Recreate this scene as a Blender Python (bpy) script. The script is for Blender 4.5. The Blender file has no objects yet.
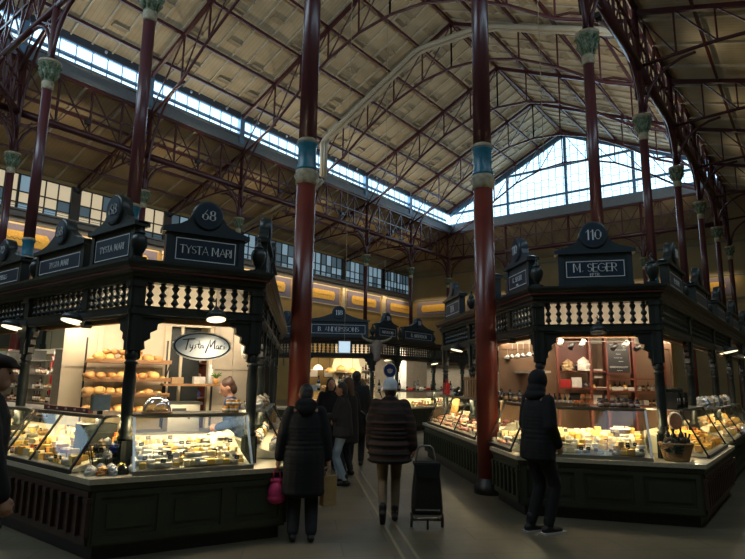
import bpy, math, random
from mathutils import Vector, Matrix
random.seed(7)
S = bpy.context.scene
COL = S.collection
PI = math.pi
sin, cos, rad = math.sin, math.cos, math.radians

# ---------------------------------------------------------------- camera
# world: X runs along the hall, Y across it, camera stands at the origin, 1.55 m up
CAM_YAW, CAM_PITCH, CAM_ROLL, FPX = rad(37.93), rad(9.951), rad(0.823), 570.9
cam_data = bpy.data.cameras.new('camera')
cam = bpy.data.objects.new('camera', cam_data); COL.objects.link(cam)
fw = Vector((cos(CAM_YAW) * cos(CAM_PITCH), sin(CAM_YAW) * cos(CAM_PITCH), sin(CAM_PITCH)))
r0 = Vector((sin(CAM_YAW), -cos(CAM_YAW), 0)); u0 = r0.cross(fw)
rr = r0 * cos(CAM_ROLL) + u0 * sin(CAM_ROLL); uu = -r0 * sin(CAM_ROLL) + u0 * cos(CAM_ROLL)
cam.matrix_world = Matrix(((rr.x, uu.x, -fw.x, 0), (rr.y, uu.y, -fw.y, 0), (rr.z, uu.z, -fw.z, 1.55), (0, 0, 0, 1)))
cam_data.sensor_fit = 'HORIZONTAL'; cam_data.sensor_width = 36; cam_data.lens = FPX / 745 * 36
cam_data.clip_end = 200; cam_data.clip_start = .05
S.camera = cam

# ---------------------------------------------------------------- sky, exposure
W = bpy.data.worlds.new('sky'); S.world = W; W.use_nodes = True
_n = W.node_tree.nodes; _bg = _n['Background']
_bg.inputs[0].default_value = (.52, .80, 1.0, 1); _bg.inputs[1].default_value = 2.6
S.view_settings.view_transform = 'Standard'; S.view_settings.look = 'None'
S.view_settings.exposure = .12; S.view_settings.gamma = 1; S.view_settings.use_curve_mapping = False
S.cycles.use_denoising = True
S.cycles.max_bounces = 6; S.cycles.diffuse_bounces = 3; S.cycles.glossy_bounces = 3
S.cycles.transmission_bounces = 4; S.cycles.transparent_max_bounces = 16
S.cycles.caustics_reflective = False; S.cycles.caustics_refractive = False
S.cycles.sample_clamp_indirect = 3

def area(name, loc, sx, sy, power, color, target=None, spread=None):
    l = bpy.data.lights.new(name, 'AREA'); l.shape = 'RECTANGLE'; l.size = sx; l.size_y = sy
    l.energy = power; l.color = color
    if spread: l.spread = rad(spread)
    o = bpy.data.objects.new(name, l); COL.objects.link(o); o.location = loc
    d = Vector(target) - Vector(loc) if target is not None else Vector((0, 0, -1))
    o.rotation_euler = d.to_track_quat('-Z', 'Y').to_euler()
    return o
def strip(name, a, b, wid, power, color, direction=(0, 0, -1)):
    a, b = Vector(a), Vector(b); m = (a + b) / 2; x = (b - a).normalized(); z = -Vector(direction).normalized()
    z = (z - x * z.dot(x)).normalized(); y = z.cross(x)
    l = bpy.data.lights.new(name, 'AREA'); l.shape = 'RECTANGLE'; l.size = (b - a).length; l.size_y = wid
    l.energy = power; l.color = color
    o = bpy.data.objects.new(name, l); COL.objects.link(o)
    o.matrix_world = Matrix(((x.x, y.x, z.x, m.x), (x.y, y.y, z.y, m.y), (x.z, y.z, z.z, m.z), (0, 0, 0, 1)))
    return o
def spot(name, loc, target, power, color, angle=120, size=.12):
    l = bpy.data.lights.new(name, 'SPOT'); l.energy = power; l.color = color; l.spot_size = rad(angle); l.spot_blend = .8
    l.shadow_soft_size = size
    o = bpy.data.objects.new(name, l); COL.objects.link(o); o.location = loc
    o.rotation_euler = (Vector(target) - Vector(loc)).to_track_quat('-Z', 'Y').to_euler()
    return o
WARM = (1.0, .74, .42); CREAM = (1.0, .83, .60); DAY = (.62, .82, 1.0)
X0, XG, XE, YW, YR, YO, YI = -6.0, 43.25, 47.0, 25.0, 3.93, 32.0, -3.1
# daylight through the clerestory and the gable glazing (skylight standing just outside the panes)
strip('clerestory_daylight', (0, YW + .25, 15.75), (XG, YW + .25, 15.75), .9, 900, DAY, (0, -1, -.25))
strip('clerestory_daylight', (0, YR - .25, 15.75), (XG, YR - .25, 15.75), .9, 900, DAY, (0, 1, -.25))
strip('gable_daylight', (XG + .3, 7, 16.8), (XG + .3, 22, 16.8), 2.6, 700, DAY, (-1, 0, -.3))
strip('near_gable_daylight', (X0 + .3, 7, 13.5), (X0 + .3, 22, 13.5), 6.0, 1700, (.66, .84, 1.0), (1, 0, -.45))
strip('right_gallery_daylight', (-5, YI + .15, 10.9), (16, YI + .15, 10.9), 1.7, 480, (.62, .82, 1.0), (0, 1, -.55))
# floodlights on the girders that light the roof boards
FLOOD = [(x, y) for x in (10.9, 16.6, 22.4, 28.1, 33.9, 39.6) for y in (YW - .5, YR + .5)]
for x, y in FLOOD:
    spot('roof_floodlight', (x, y, 12.75), (x, 14.45, 21.5), 330, (1, .84, .6), 150)
for x in (10.9, 16.6, 22.4, 28.1, 33.9, 39.6):
    spot('aisle_floodlight', (x, YW + .6, 12.3), (x, 29.6, 13.0), 75, (1, .80, .52), 150)
    spot('aisle_floodlight', (x, YR - .6, 12.3), (x, -1, 13.2), 45, (1, .84, .58), 150)
# wall washers under the gallery sill
strip('gallery_wall_washer', (6, YO - .55, 9.25), (XE - 1, YO - .55, 9.25), .08, 250, (1, .74, .42), (0, .6, -1))
strip('end_wall_washer', (XE - .6, 4, 9.25), (XE - .6, YO - 1, 9.25), .08, 110, (1, .72, .36), (.6, 0, -1))

# ---------------------------------------------------------------- materials
def mat(name, col, rough=.6, metal=0., noise=None, bump=None, spec=.5, coat=0., emis=None, trans=0., alpha=1.):
    """noise = (scale, second colour, mix); bump = (scale, strength)"""
    m = bpy.data.materials.new(name); m.use_nodes = True; nt = m.node_tree; b = nt.nodes['Principled BSDF']
    b.inputs['Base Color'].default_value = (*col, 1); b.inputs['Roughness'].default_value = rough
    b.inputs['Metallic'].default_value = metal; b.inputs['Specular IOR Level'].default_value = spec
    b.inputs['Coat Weight'].default_value = coat
    if emis: b.inputs['Emission Color'].default_value = (*emis[0], 1); b.inputs['Emission Strength'].default_value = emis[1]
    if trans: b.inputs['Transmission Weight'].default_value = trans
    if alpha < 1: b.inputs['Alpha'].default_value = alpha
    tc = nt.nodes.new('ShaderNodeTexCoord')
    if noise is None: noise = (6, tuple(c * .72 for c in col), .5)
    nz = nt.nodes.new('ShaderNodeTexNoise'); nz.inputs['Scale'].default_value = noise[0]; nz.inputs['Detail'].default_value = 4
    nt.links.new(tc.outputs['Object'], nz.inputs['Vector'])
    rp = nt.nodes.new('ShaderNodeValToRGB'); rp.color_ramp.elements[0].position = .35; rp.color_ramp.elements[1].position = .68
    rp.color_ramp.elements[0].color = (*col, 1)
    k = noise[2]; rp.color_ramp.elements[1].color = (*[a * (1 - k) + c * k for a, c in zip(col, noise[1])], 1)
    nt.links.new(nz.outputs['Fac'], rp.inputs['Fac']); nt.links.new(rp.outputs['Color'], b.inputs['Base Color'])
    if bump:
        n2 = nt.nodes.new('ShaderNodeTexNoise'); n2.inputs['Scale'].default_value = bump[0]
        nt.links.new(tc.outputs['Object'], n2.inputs['Vector'])
        bp = nt.nodes.new('ShaderNodeBump'); bp.inputs['Strength'].default_value = bump[1]; bp.inputs['Distance'].default_value = .01
        nt.links.new(n2.outputs['Fac'], bp.inputs['Height']); nt.links.new(bp.outputs['Normal'], b.inputs['Normal'])
    return m
def emit(name, col, k):
    m = bpy.data.materials.new(name); m.use_nodes = True; b = m.node_tree.nodes['Principled BSDF']
    b.inputs['Base Color'].default_value = (*[c * .5 for c in col], 1)
    b.inputs['Emission Color'].default_value = (*col, 1); b.inputs['Emission Strength'].default_value = k
    return m
def glass(name, tint=(.93, .97, .97), refl=.10):
    m = bpy.data.materials.new(name); m.use_nodes = True; nt = m.node_tree; nt.nodes.clear()
    o = nt.nodes.new('ShaderNodeOutputMaterial'); t = nt.nodes.new('ShaderNodeBsdfTransparent'); t.inputs[0].default_value = (*tint, 1)
    g = nt.nodes.new('ShaderNodeBsdfGlossy'); g.inputs['Roughness'].default_value = .03
    lw = nt.nodes.new('ShaderNodeLayerWeight'); lw.inputs[0].default_value = .5
    f = nt.nodes.new('ShaderNodeMath'); f.operation = 'POWER'; f.inputs[1].default_value = 3.5; nt.links.new(lw.outputs['Facing'], f.inputs[0])
    ad = nt.nodes.new('ShaderNodeMath'); ad.operation = 'ADD'; ad.inputs[1].default_value = .05; nt.links.new(f.outputs[0], ad.inputs[0]); f = ad
    mu = nt.nodes.new('ShaderNodeMath'); mu.operation = 'MULTIPLY'; mu.use_clamp = True; mu.inputs[1].default_value = refl * 10
    mx = nt.nodes.new('ShaderNodeMixShader')
    nt.links.new(f.outputs[0], mu.inputs[0]); nt.links.new(mu.outputs[0], mx.inputs[0])
    nt.links.new(t.outputs[0], mx.inputs[1]); nt.links.new(g.outputs[0], mx.inputs[2]); nt.links.new(mx.outputs[0], o.inputs[0])
    return m
def board_mat(name, col, dark, scale, rough=.8, direction='X'):
    """tongue-and-groove boards: a wave texture across the board width"""
    m = bpy.data.materials.new(name); m.use_nodes = True; nt = m.node_tree; b = nt.nodes['Principled BSDF']
    b.inputs['Roughness'].default_value = rough; b.inputs['Specular IOR Level'].default_value = .2
    tc = nt.nodes.new('ShaderNodeTexCoord'); wv = nt.nodes.new('ShaderNodeTexWave'); wv.wave_type = 'BANDS'; wv.bands_direction = direction
    wv.inputs['Scale'].default_value = scale; wv.wave_profile = 'SAW'
    nz = nt.nodes.new('ShaderNodeTexNoise'); nz.inputs['Scale'].default_value = .8; nz.inputs['Detail'].default_value = 6
    rp = nt.nodes.new('ShaderNodeValToRGB'); e = rp.color_ramp.elements
    e[0].position = 0; e[0].color = (*dark, 1); e[1].position = .12; e[1].color = (*col, 1)
    mx = nt.nodes.new('ShaderNodeMixRGB'); mx.blend_type = 'MULTIPLY'; mx.inputs[0].default_value = .55
    rp2 = nt.nodes.new('ShaderNodeValToRGB'); rp2.color_ramp.elements[0].position = .3; rp2.color_ramp.elements[0].color = (.55, .55, .52, 1); rp2.color_ramp.elements[1].position = .6
    nt.links.new(tc.outputs['Object'], wv.inputs['Vector']); nt.links.new(tc.outputs['Object'], nz.inputs['Vector'])
    nt.links.new(wv.outputs['Fac'], rp.inputs['Fac']); nt.links.new(nz.outputs['Fac'], rp2.inputs['Fac'])
    nt.links.new(rp.outputs[0], mx.inputs[1]); nt.links.new(rp2.outputs[0], mx.inputs[2]); nt.links.new(mx.outputs[0], b.inputs['Base Color'])
    return m
def floor_mat():
    m = bpy.data.materials.new('stone_floor'); m.use_nodes = True; nt = m.node_tree; b = nt.nodes['Principled BSDF']
    tc = nt.nodes.new('ShaderNodeTexCoord'); mp = nt.nodes.new('ShaderNodeMapping'); mp.inputs['Rotation'].default_value = (0, 0, rad(45))
    br = nt.nodes.new('ShaderNodeTexBrick'); br.inputs['Scale'].default_value = 1.0; br.inputs['Brick Width'].default_value = .9; br.inputs['Row Height'].default_value = .45
    br.inputs['Mortar Size'].default_value = .006; br.inputs['Color1'].default_value = (.185, .155, .100, 1); br.inputs['Color2'].default_value = (.15, .127, .083, 1); br.inputs['Mortar'].default_value = (.10, .085, .06, 1)
    nz = nt.nodes.new('ShaderNodeTexNoise'); nz.inputs['Scale'].default_value = 2.2; nz.inputs['Detail'].default_value = 7
    rp = nt.nodes.new('ShaderNodeValToRGB'); rp.color_ramp.elements[0].position = .3; rp.color_ramp.elements[0].color = (.6, .6, .6, 1); rp.color_ramp.elements[1].position = .7
    mx = nt.nodes.new('ShaderNodeMixRGB'); mx.blend_type = 'MULTIPLY'; mx.inputs[0].default_value = .8
    nt.links.new(tc.outputs['Object'], mp.inputs['Vector']); nt.links.new(mp.outputs[0], br.inputs['Vector']); nt.links.new(tc.outputs['Object'], nz.inputs['Vector'])
    nt.links.new(nz.outputs['Fac'], rp.inputs[0]); nt.links.new(br.outputs[0], mx.inputs[1]); nt.links.new(rp.outputs[0], mx.inputs[2]); nt.links.new(mx.outputs[0], b.inputs['Base Color'])
    b.inputs['Roughness'].default_value = .42; b.inputs['Specular IOR Level'].default_value = .4
    return m
M = {
 'iron': mat('dark_red_painted_iron', (.060, .012, .014), .42, noise=(3, (.035, .008, .012), .7)),
 'column_upper': mat('maroon_upper_column', (.080, .020, .026), .30, noise=(4, (.07, .02, .026), .6), spec=.6),  # upper shafts take a darker, more purple tone than the lower ones
 'column': mat('red_painted_column', (.17, .028, .017), .30, noise=(4, (.10, .018, .016), .6), spec=.6),
 'teal': mat('teal_painted_drum', (.012, .14, .21), .35, noise=(9, (.01, .08, .12), .7)),
 'cream_iron': mat('cream_painted_iron', (.38, .33, .21), .55, noise=(12, (.16, .12, .07), .8)),
 'capgreen': mat('green_capital_paint', (.015, .10, .065), .5, noise=(22, (.30, .27, .15), .9)),
 'stall': mat('dark_green_stall_wood', (.020, .029, .027), .38, noise=(5, (.010, .014, .014), .8), spec=.5),
 'stall_red': mat('dark_red_lining', (.11, .014, .010), .5),
 'counter': mat('dark_olive_counter_wood', (.036, .042, .022), .45, noise=(4, (.024, .028, .018), .8)),
 'counter_red': mat('dark_brown_counter_wood', (.045, .020, .012), .5, noise=(5, (.03, .014, .010), .8)),
 'navy': mat('navy_sign_panel', (.014, .034, .068), .35),
 'bluegrey': mat('daylight_tinted_sign_wood', (.026, .046, .062), .38),  # blue of the daylight falling on the boards is mixed into this colour
 'white': mat('white_paint', (.75, .75, .72), .5),
 'letter': mat('pale_sign_lettering', (.90, .93, .95), .45, noise=(5, (.85, .9, .93), .3)),
 'stone': mat('pale_stone_ledge', (.46, .40, .28), .35, noise=(30, (.30, .26, .18), .6)),
 'cream': mat('cream_panel_wall', (.66, .57, .40), .6, noise=(2, (.55, .46, .31), .5)),
 'cream2': mat('grey_beige_wall', (.42, .36, .27), .6),
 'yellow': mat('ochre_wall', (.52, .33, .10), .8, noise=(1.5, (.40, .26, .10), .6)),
 'ochre_dark': mat('dark_ochre_plaster', (.34, .26, .12), .85, noise=(1, (.26, .20, .10), .6)),  # a darker ochre than the gallery wall
 'lavender': mat('grey_violet_frieze', (.20, .18, .26), .8),
 'gold': mat('yellow_frieze_cartouche', (.80, .50, .10), .7, noise=(8, (.6, .34, .06), .8)),
 'trimgrey': mat('grey_gallery_trim', (.20, .20, .19), .7),
 'mullion': mat('dark_window_frame', (.015, .018, .022), .5),
 'bluetrim': mat('blue_grey_window_frame', (.10, .20, .32), .5),
 'glass': glass('window_glass', (.92, .97, 1), .08),
 'caseglass': glass('display_case_glass', (.97, .985, .98), .05),
 'pane_warm': emit('warm_lit_window_pane', (1, .84, .56), .42),
 'pane_blue': emit('bluish_lit_window_pane', (.36, .56, .70), .36),
 'pane_dim': emit('dim_window_pane', (.12, .20, .26), .28),
 'duct': mat('pale_metal_duct', (.34, .315, .24), .55, noise=(2, (.27, .25, .20), .5)),
 'steel': mat('brushed_steel', (.42, .41, .38), .3, metal=.9, noise=(20, (.3, .3, .28), .5)),
 'darksteel': mat('dark_metal_frame', (.04, .042, .042), .35, metal=.7),
 'wood': mat('light_oiled_wood', (.38, .20, .08), .5, noise=(14, (.26, .12, .05), .8)),
 'redwood': mat('red_brown_wood', (.16, .035, .018), .45, noise=(9, (.10, .022, .012), .8)),
 'tray': mat('pale_case_tray', (.82, .74, .52), .5),
 'black': mat('black_plastic', (.012, .012, .013), .4),
 'lampon': emit('lit_lamp_glass', (1, .84, .52), 1.8),
 'led': emit('white_led_strip', (1, .88, .65), 4.0),
 'screen': emit('lit_white_screen', (.65, .85, 1.0), .75),
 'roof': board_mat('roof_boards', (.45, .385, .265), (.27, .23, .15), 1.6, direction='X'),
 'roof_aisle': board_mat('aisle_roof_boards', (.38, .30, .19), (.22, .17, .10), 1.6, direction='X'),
 'floor': floor_mat(),
}

# ---------------------------------------------------------------- mesh helpers
class MB:
    def __init__(s): s.v = []; s.f = []; s.mi = []; s.sm = []
    def add(s, v, f, mi=0, sm=False):
        n = len(s.v); s.v += [tuple(p) for p in v]
        for q in f: s.f.append([i + n for i in q]); s.mi.append(mi); s.sm.append(sm)
        return s
    def box(s, x0, x1, y0, y1, z0, z1, mi=0):
        v = [(x, y, z) for x in (x0, x1) for y in (y0, y1) for z in (z0, z1)]
        return s.add(v, [(0, 1, 3, 2), (4, 6, 7, 5), (0, 4, 5, 1), (2, 3, 7, 6), (0, 2, 6, 4), (1, 5, 7, 3)], mi)
    def beam(s, a, b, w, h=None, mi=0):
        h = h or w; a, b = Vector(a), Vector(b); d = (b - a).normalized()
        up = Vector((0, 0, 1)) if abs(d.z) < .95 else Vector((0, 1, 0))
        x = d.cross(up).normalized() * w / 2; y = x.cross(d).normalized() * h / 2
        v = [p + sx * x + sy * y for p in (a, b) for sx, sy in ((-1, -1), (1, -1), (1, 1), (-1, 1))]
        return s.add(v, [(0, 3, 2, 1), (4, 5, 6, 7), (0, 1, 5, 4), (1, 2, 6, 5), (2, 3, 7, 6), (3, 0, 4, 7)], mi)
    def path(s, pts, r, n=8, mi=0, caps=True):
        pts = [Vector(p) for p in pts]; rs = r if isinstance(r, (list, tuple)) else [r] * len(pts); base = len(s.v)
        t0 = (pts[1] - pts[0]).normalized(); up = Vector((0, 0, 1)) if abs(t0.z) < .9 else Vector((1, 0, 0))
        x = t0.cross(up).normalized()
        for i, p in enumerate(pts):
            t = (pts[min(i + 1, len(pts) - 1)] - pts[max(i - 1, 0)]).normalized()
            x = (x - t * x.dot(t)).normalized(); y = t.cross(x)
            for k in range(n):
                a = 2 * PI * k / n; s.v.append(tuple(p + (x * cos(a) + y * sin(a)) * rs[i]))
        for i in range(len(pts) - 1):
            for k in range(n):
                a = base + i * n + k; b = base + i * n + (k + 1) % n
                s.f.append([a, b, b + n, a + n]); s.mi.append(mi); s.sm.append(True)
        if caps:
            s.f.append([base + k for k in reversed(range(n))]); s.f.append([base + (len(pts) - 1) * n + k for k in range(n)]); s.mi += [mi, mi]; s.sm += [False, False]
        return s
    def lathe(s, prof, c=(0, 0, 0), n=16, mi=0, sm=True, axis='z', sx=1., sy=1.):
        base = len(s.v)
        for r, z in prof:
            for k in range(n):
                a = 2 * PI * k / n; p = (r * cos(a) * sx, r * sin(a) * sy, z)
                if axis == 'y': p = (p[0], z, p[1])
                if axis == 'x': p = (z, p[0], p[1])
                s.v.append((c[0] + p[0], c[1] + p[1], c[2] + p[2]))
        for i in range(len(prof) - 1):
            for k in range(n):
                a = base + i * n + k; b = base + i * n + (k + 1) % n
                s.f.append([a, b, b + n, a + n]); s.mi.append(mi); s.sm.append(sm)
        s.f.append([base + k for k in reversed(range(n))]); s.f.append([base + (len(prof) - 1) * n + k for k in range(n)]); s.mi += [mi, mi]; s.sm += [False, False]
        return s
    def ell(s, c, r, n=12, m=8, mi=0, rot=None):
        if not isinstance(r, (tuple, list)): r = (r, r, r)
        base = len(s.v); c = Vector(c)
        for j in range(1, m):
            b = PI * j / m
            for k in range(n):
                a = 2 * PI * k / n; p = Vector((r[0] * sin(b) * cos(a), r[1] * sin(b) * sin(a), -r[2] * cos(b)))
                if rot is not None: p = rot @ p
                s.v.append(tuple(c + p))
        lo = Vector((0, 0, -r[2])); hi = Vector((0, 0, r[2]))
        if rot is not None: lo = rot @ lo; hi = rot @ hi
        s.v.append(tuple(c + lo)); s.v.append(tuple(c + hi)); L = len(s.v)
        for j in range(m - 2):
            for k in range(n):
                a = base + j * n + k; b = base + j * n + (k + 1) % n
                s.f.append([a, b, b + n, a + n]); s.mi.append(mi); s.sm.append(True)
        for k in range(n):
            s.f.append([L - 2, base + (k + 1) % n, base + k]); s.f.append([L - 1, base + (m - 2) * n + k, base + (m - 2) * n + (k + 1) % n]); s.mi += [mi, mi]; s.sm += [True, True]
        return s
    def prism(s, poly, y0, y1, mi=0, plane='xz'):
        n = len(poly)
        def P(a, b, y): return (a, y, b) if plane == 'xz' else ((a, b, y) if plane == 'xy' else (y, a, b))
        v = [P(a, b, y0) for a, b in poly] + [P(a, b, y1) for a, b in poly]
        f = [list(range(n)), list(reversed(range(n, 2 * n)))] + [[i, i + n, (i + 1) % n + n, (i + 1) % n] for i in range(n)]
        return s.add(v, f, mi)
    def sweep(s, pts, prof, mi=0, org=(0, 0), trim=None):
        """pts: plan polyline, left to right as seen from outside; prof: closed (outward, z) loop"""
        n = len(pts); P = [Vector(p) for p in pts]; L = []
        dirs = [(P[i + 1] - P[i]).normalized() for i in range(n - 1)]
        base = len(s.v); m = len(prof)
        for i in range(n):
            for o, z in prof:
                if i == 0: q = P[0] + Vector((dirs[0].y, -dirs[0].x)) * o
                elif i == n - 1: q = P[-1] + Vector((dirs[-1].y, -dirs[-1].x)) * o
                else:
                    a, b = Vector((dirs[i - 1].y, -dirs[i - 1].x)), Vector((dirs[i].y, -dirs[i].x))
                    k = (a + b).normalized(); q = P[i] + k * (o / k.dot(a))
                s.v.append((q.x - org[0], q.y - org[1], z))
        for i in range(n - 1):
            for k in range(m):
                a = base + i * m + k; b = base + i * m + (k + 1) % m
                s.f.append([a, b, b + m, a + m]); s.mi.append(mi); s.sm.append(False)
        s.f.append([base + k for k in reversed(range(m))]); s.f.append([base + (n - 1) * m + k for k in range(m)]); s.mi += [mi, mi]; s.sm += [False, False]
        return s
    def build(s, name, mats, parent=None, loc=None, rot=None):
        me = bpy.data.meshes.new(name); me.from_pydata(s.v, [], s.f)
        if not isinstance(mats, (list, tuple)): mats = [mats]
        for m in mats: me.materials.append(M[m] if isinstance(m, str) else m)
        me.polygons.foreach_set('material_index', s.mi); me.polygons.foreach_set('use_smooth', s.sm)
        import bmesh
        bm = bmesh.new(); bm.from_mesh(me); bmesh.ops.recalc_face_normals(bm, faces=bm.faces); bm.to_mesh(me); bm.free()
        me.update()
        o = bpy.data.objects.new(name, me); COL.objects.link(o)
        if parent is not None: o.parent = parent
        if loc is not None: o.location = loc
        if rot is not None: o.rotation_euler = rot if isinstance(rot, (tuple, list)) else (0, 0, rot)
        return o
def tag(o, label, cat, group=None, kind=None):
    if label: o['label'] = label
    if cat: o['category'] = cat
    if group: o['group'] = group
    if kind: o['kind'] = kind
    return o
def struct(o, label=None):
    o['kind'] = 'structure'
    if label: o['label'] = label
    return o
def thing(name, label, cat, loc=(0, 0, 0), rot=0, group=None):
    o = bpy.data.objects.new(name, None); COL.objects.link(o); o.location = loc
    o.rotation_euler = rot if isinstance(rot, (tuple, list)) else (0, 0, rot)
    o.empty_display_size = .2
    return tag(o, label, cat, group)
def copy_part(o, parent, loc=None, rot=None):
    c = o.copy(); COL.objects.link(c); c.parent = parent
    if loc is not None: c.location = loc
    if rot is not None: c.rotation_euler = rot if isinstance(rot, (tuple, list)) else (0, 0, rot)
    return c
KIDS = {}
def dup(root, loc, rot=None, label=None, group=None, scale=None):
    r = root.copy(); COL.objects.link(r); r.location = loc
    if rot is not None: r.rotation_euler = rot if isinstance(rot, (tuple, list)) else (0, 0, rot)
    if label: r['label'] = label
    if group: r['group'] = group
    if scale: r.scale = (scale,) * 3 if not isinstance(scale, (tuple, list)) else scale
    if root.name not in KIDS: KIDS[root.name] = [(ch, list(ch.children)) for ch in root.children]
    for ch, gs in KIDS[root.name]:
        c = ch.copy(); COL.objects.link(c); c.parent = r
        for g in gs:
            d = g.copy(); COL.objects.link(d); d.parent = c
    return r
def _arc(cx, cy, rx, ry, a0, a1, n=10): return [(cx + rx * cos(rad(a0 + (a1 - a0) * k / n)), cy + ry * sin(rad(a0 + (a1 - a0) * k / n))) for k in range(n + 1)]
GL = {'T': (.62, [[(0, 1), (.62, 1)], [(.31, 1), (.31, 0)]]), 'Y': (.66, [[(0, 1), (.33, .48), (.66, 1)], [(.33, .48), (.33, 0)]]),
 'S': (.5, [_arc(.25, .74, .22, .24, 30, 235, 9) + _arc(.25, .26, .24, .25, 80, -150, 10)]), 'A': (.74, [[(0, 0), (.37, 1), (.74, 0)], [(.13, .33), (.61, .33)]]),
 'M': (.88, [[(0, 0), (.12, 1), (.44, .22), (.76, 1), (.88, 0)]]), 'R': (.54, [[(0, 0), (0, 1), (.24, 1)] + _arc(.24, .74, .26, .26, 90, -90, 8) + [(0, .48)], [(.24, .48), (.54, 0)]]),
 'I': (.02, [[(.01, 0), (.01, 1)]]), 'E': (.48, [[(.48, 1), (0, 1), (0, 0), (.48, 0)], [(0, .52), (.42, .52)]]), 'G': (.86, [_arc(.45, .5, .45, .5, 42, 360, 16) + [(.5, .5)]]),
 'B': (.52, [[(0, 0), (0, 1), (.2, 1)] + _arc(.2, .76, .24, .24, 90, -90, 8) + [(0, .52)], [(.2, .52)] + _arc(.24, .26, .28, .26, 90, -90, 8) + [(0, 0)]]), 'N': (.66, [[(0, 0), (0, 1), (.66, 0), (.66, 1)]]),
 'D': (.68, [[(0, 0), (0, 1), (.2, 1)] + _arc(.2, .5, .48, .5, 90, -90, 12) + [(0, 0)]]), 'O': (.96, [_arc(.48, .5, .48, .5, 0, 360, 22)]), 'K': (.56, [[(0, 0), (0, 1)], [(.54, 1), (0, .46), (.56, 0)]]),
 'F': (.46, [[(.46, 1), (0, 1), (0, 0)], [(0, .52), (.40, .52)]]), 'V': (.68, [[(0, 1), (.34, 0), (.68, 1)]]), 'L': (.42, [[(0, 1), (0, 0), (.42, 0)]]), '.': (.08, [[(.02, .0), (.06, .06)]]), ' ': (.30, []),
 '0': (.58, [_arc(.29, .5, .29, .5, 0, 360, 18)]), '1': (.26, [[(0, .84), (.22, 1), (.22, 0)]]), '2': (.54, [_arc(.27, .72, .26, .28, 170, -30, 8) + [(0, 0), (.54, 0)]]), '3': (.5, [_arc(.24, .75, .22, .25, 150, -90, 9) + _arc(.24, .26, .26, .26, 90, -150, 9)]),
 '4': (.6, [[(.44, 0), (.44, 1), (0, .28), (.6, .28)]]), '5': (.5, [[(.46, 1), (.12, 1), (.06, .58)] + _arc(.22, .32, .28, .32, 110, -140, 9)]), '6': (.56, [[(.42, 1), (.07, .48)] + _arc(.28, .31, .27, .31, 150, 510, 16)]),
 '7': (.52, [[(0, 1), (.52, 1), (.14, 0)]]), '8': (.52, [_arc(.26, .76, .21, .24, 0, 360, 14), _arc(.26, .27, .26, .27, 0, 360, 14)]), '9': (.56, [[(.14, 0), (.49, .52)] + _arc(.28, .69, .27, .31, -30, 330, 16)])}
def text(name, body, size, parent, loc, m='letter', extrude=.004, spacing=1.0, weight=.15):
    """raised sans lettering facing -y, cap height = size * .72"""
    H = size * .72; gap = .20 * spacing; W_ = sum(GL[c][0] + gap for c in body) - gap; x = -W_ / 2; mb = MB(); w = H * weight
    for c in body:
        cw, sts = GL[c]
        for st in sts:
            P_ = [Vector(((x + a) * H, 0, (b - .5) * H)) for a, b in st]
            for a, b in zip(P_[:-1], P_[1:]):
                d = (b - a).normalized() * w * .5
                mb.beam(a - d, b + d, w, extrude) if abs((b - a).normalized().z) < .95 else mb.box(a.x - w / 2, a.x + w / 2, -extrude / 2, extrude / 2, min(a.z, b.z) - w * .5, max(a.z, b.z) + w * .5)
        x += cw + gap
    return mb.build(name, m, parent, loc)
class Fr:
    """a side of a stall block: x to the right as seen from outside, y inward, z up"""
    def __init__(s, o, ang): s.o = Vector((o[0], o[1], 0)); s.a = ang; s.ux = Vector((cos(ang), sin(ang), 0)); s.uy = Vector((-sin(ang), cos(ang), 0))
    def w(s, x, y, z=0): return s.o + s.ux * x + s.uy * y + Vector((0, 0, z))
ORD = ['first', 'second', 'third', 'fourth', 'fifth', 'sixth', 'seventh', 'eighth', 'ninth', 'tenth', 'eleventh', 'twelfth', 'thirteenth', 'fourteenth']
# ================================================================ the hall
struct(MB().box(X0, XE, YI, YO, -.2, 0).build('floor', 'floor'))
# two pale inlaid strips running down the aisle in the floor
a = Vector((4.2, 2.6, 0)); d = Vector((1, 1, 0)).normalized(); nrm = Vector((-d.y, d.x, 0))
for k, off in enumerate((.03, .16)):
    q = a + nrm * off
    struct(MB().beam(q + Vector((0, 0, .001)), q + d * 9 + Vector((0, 0, .001)), .028, .004).build('trim_%d' % (k + 1), mat('floor_strip_%d' % k, (.30, .25, .15), .5)), 'thin pale strip inlaid in the stone floor')

def wall_y(name, y, t, x0, x1, z0, z1, m): return struct(MB().box(x0, x1, min(y, y + t), max(y, y + t), z0, z1).build(name, m))
def wall_x(name, x, t, y0, y1, z0, z1, m): return struct(MB().box(min(x, x + t), max(x, x + t), y0, y1, z0, z1).build(name, m))
# outer walls (gallery side = left, end wall = far)
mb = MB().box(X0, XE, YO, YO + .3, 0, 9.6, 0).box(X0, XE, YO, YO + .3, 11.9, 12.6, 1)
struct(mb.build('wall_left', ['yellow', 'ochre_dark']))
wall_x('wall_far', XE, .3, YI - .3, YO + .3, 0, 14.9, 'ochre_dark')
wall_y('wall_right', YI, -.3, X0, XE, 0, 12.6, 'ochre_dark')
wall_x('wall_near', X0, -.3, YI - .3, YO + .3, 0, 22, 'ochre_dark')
mb = MB().box(X0, XE, YO - .35, YO, 9.55, 9.93).box(X0, XE, YO - .45, YO, 9.83, 9.93).box(X0, XE, YO - .12, YO, 9.30, 9.55)
struct(mb.build('trim_3', 'trimgrey'), 'grey gallery sill moulding running along the ochre wall')
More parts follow.
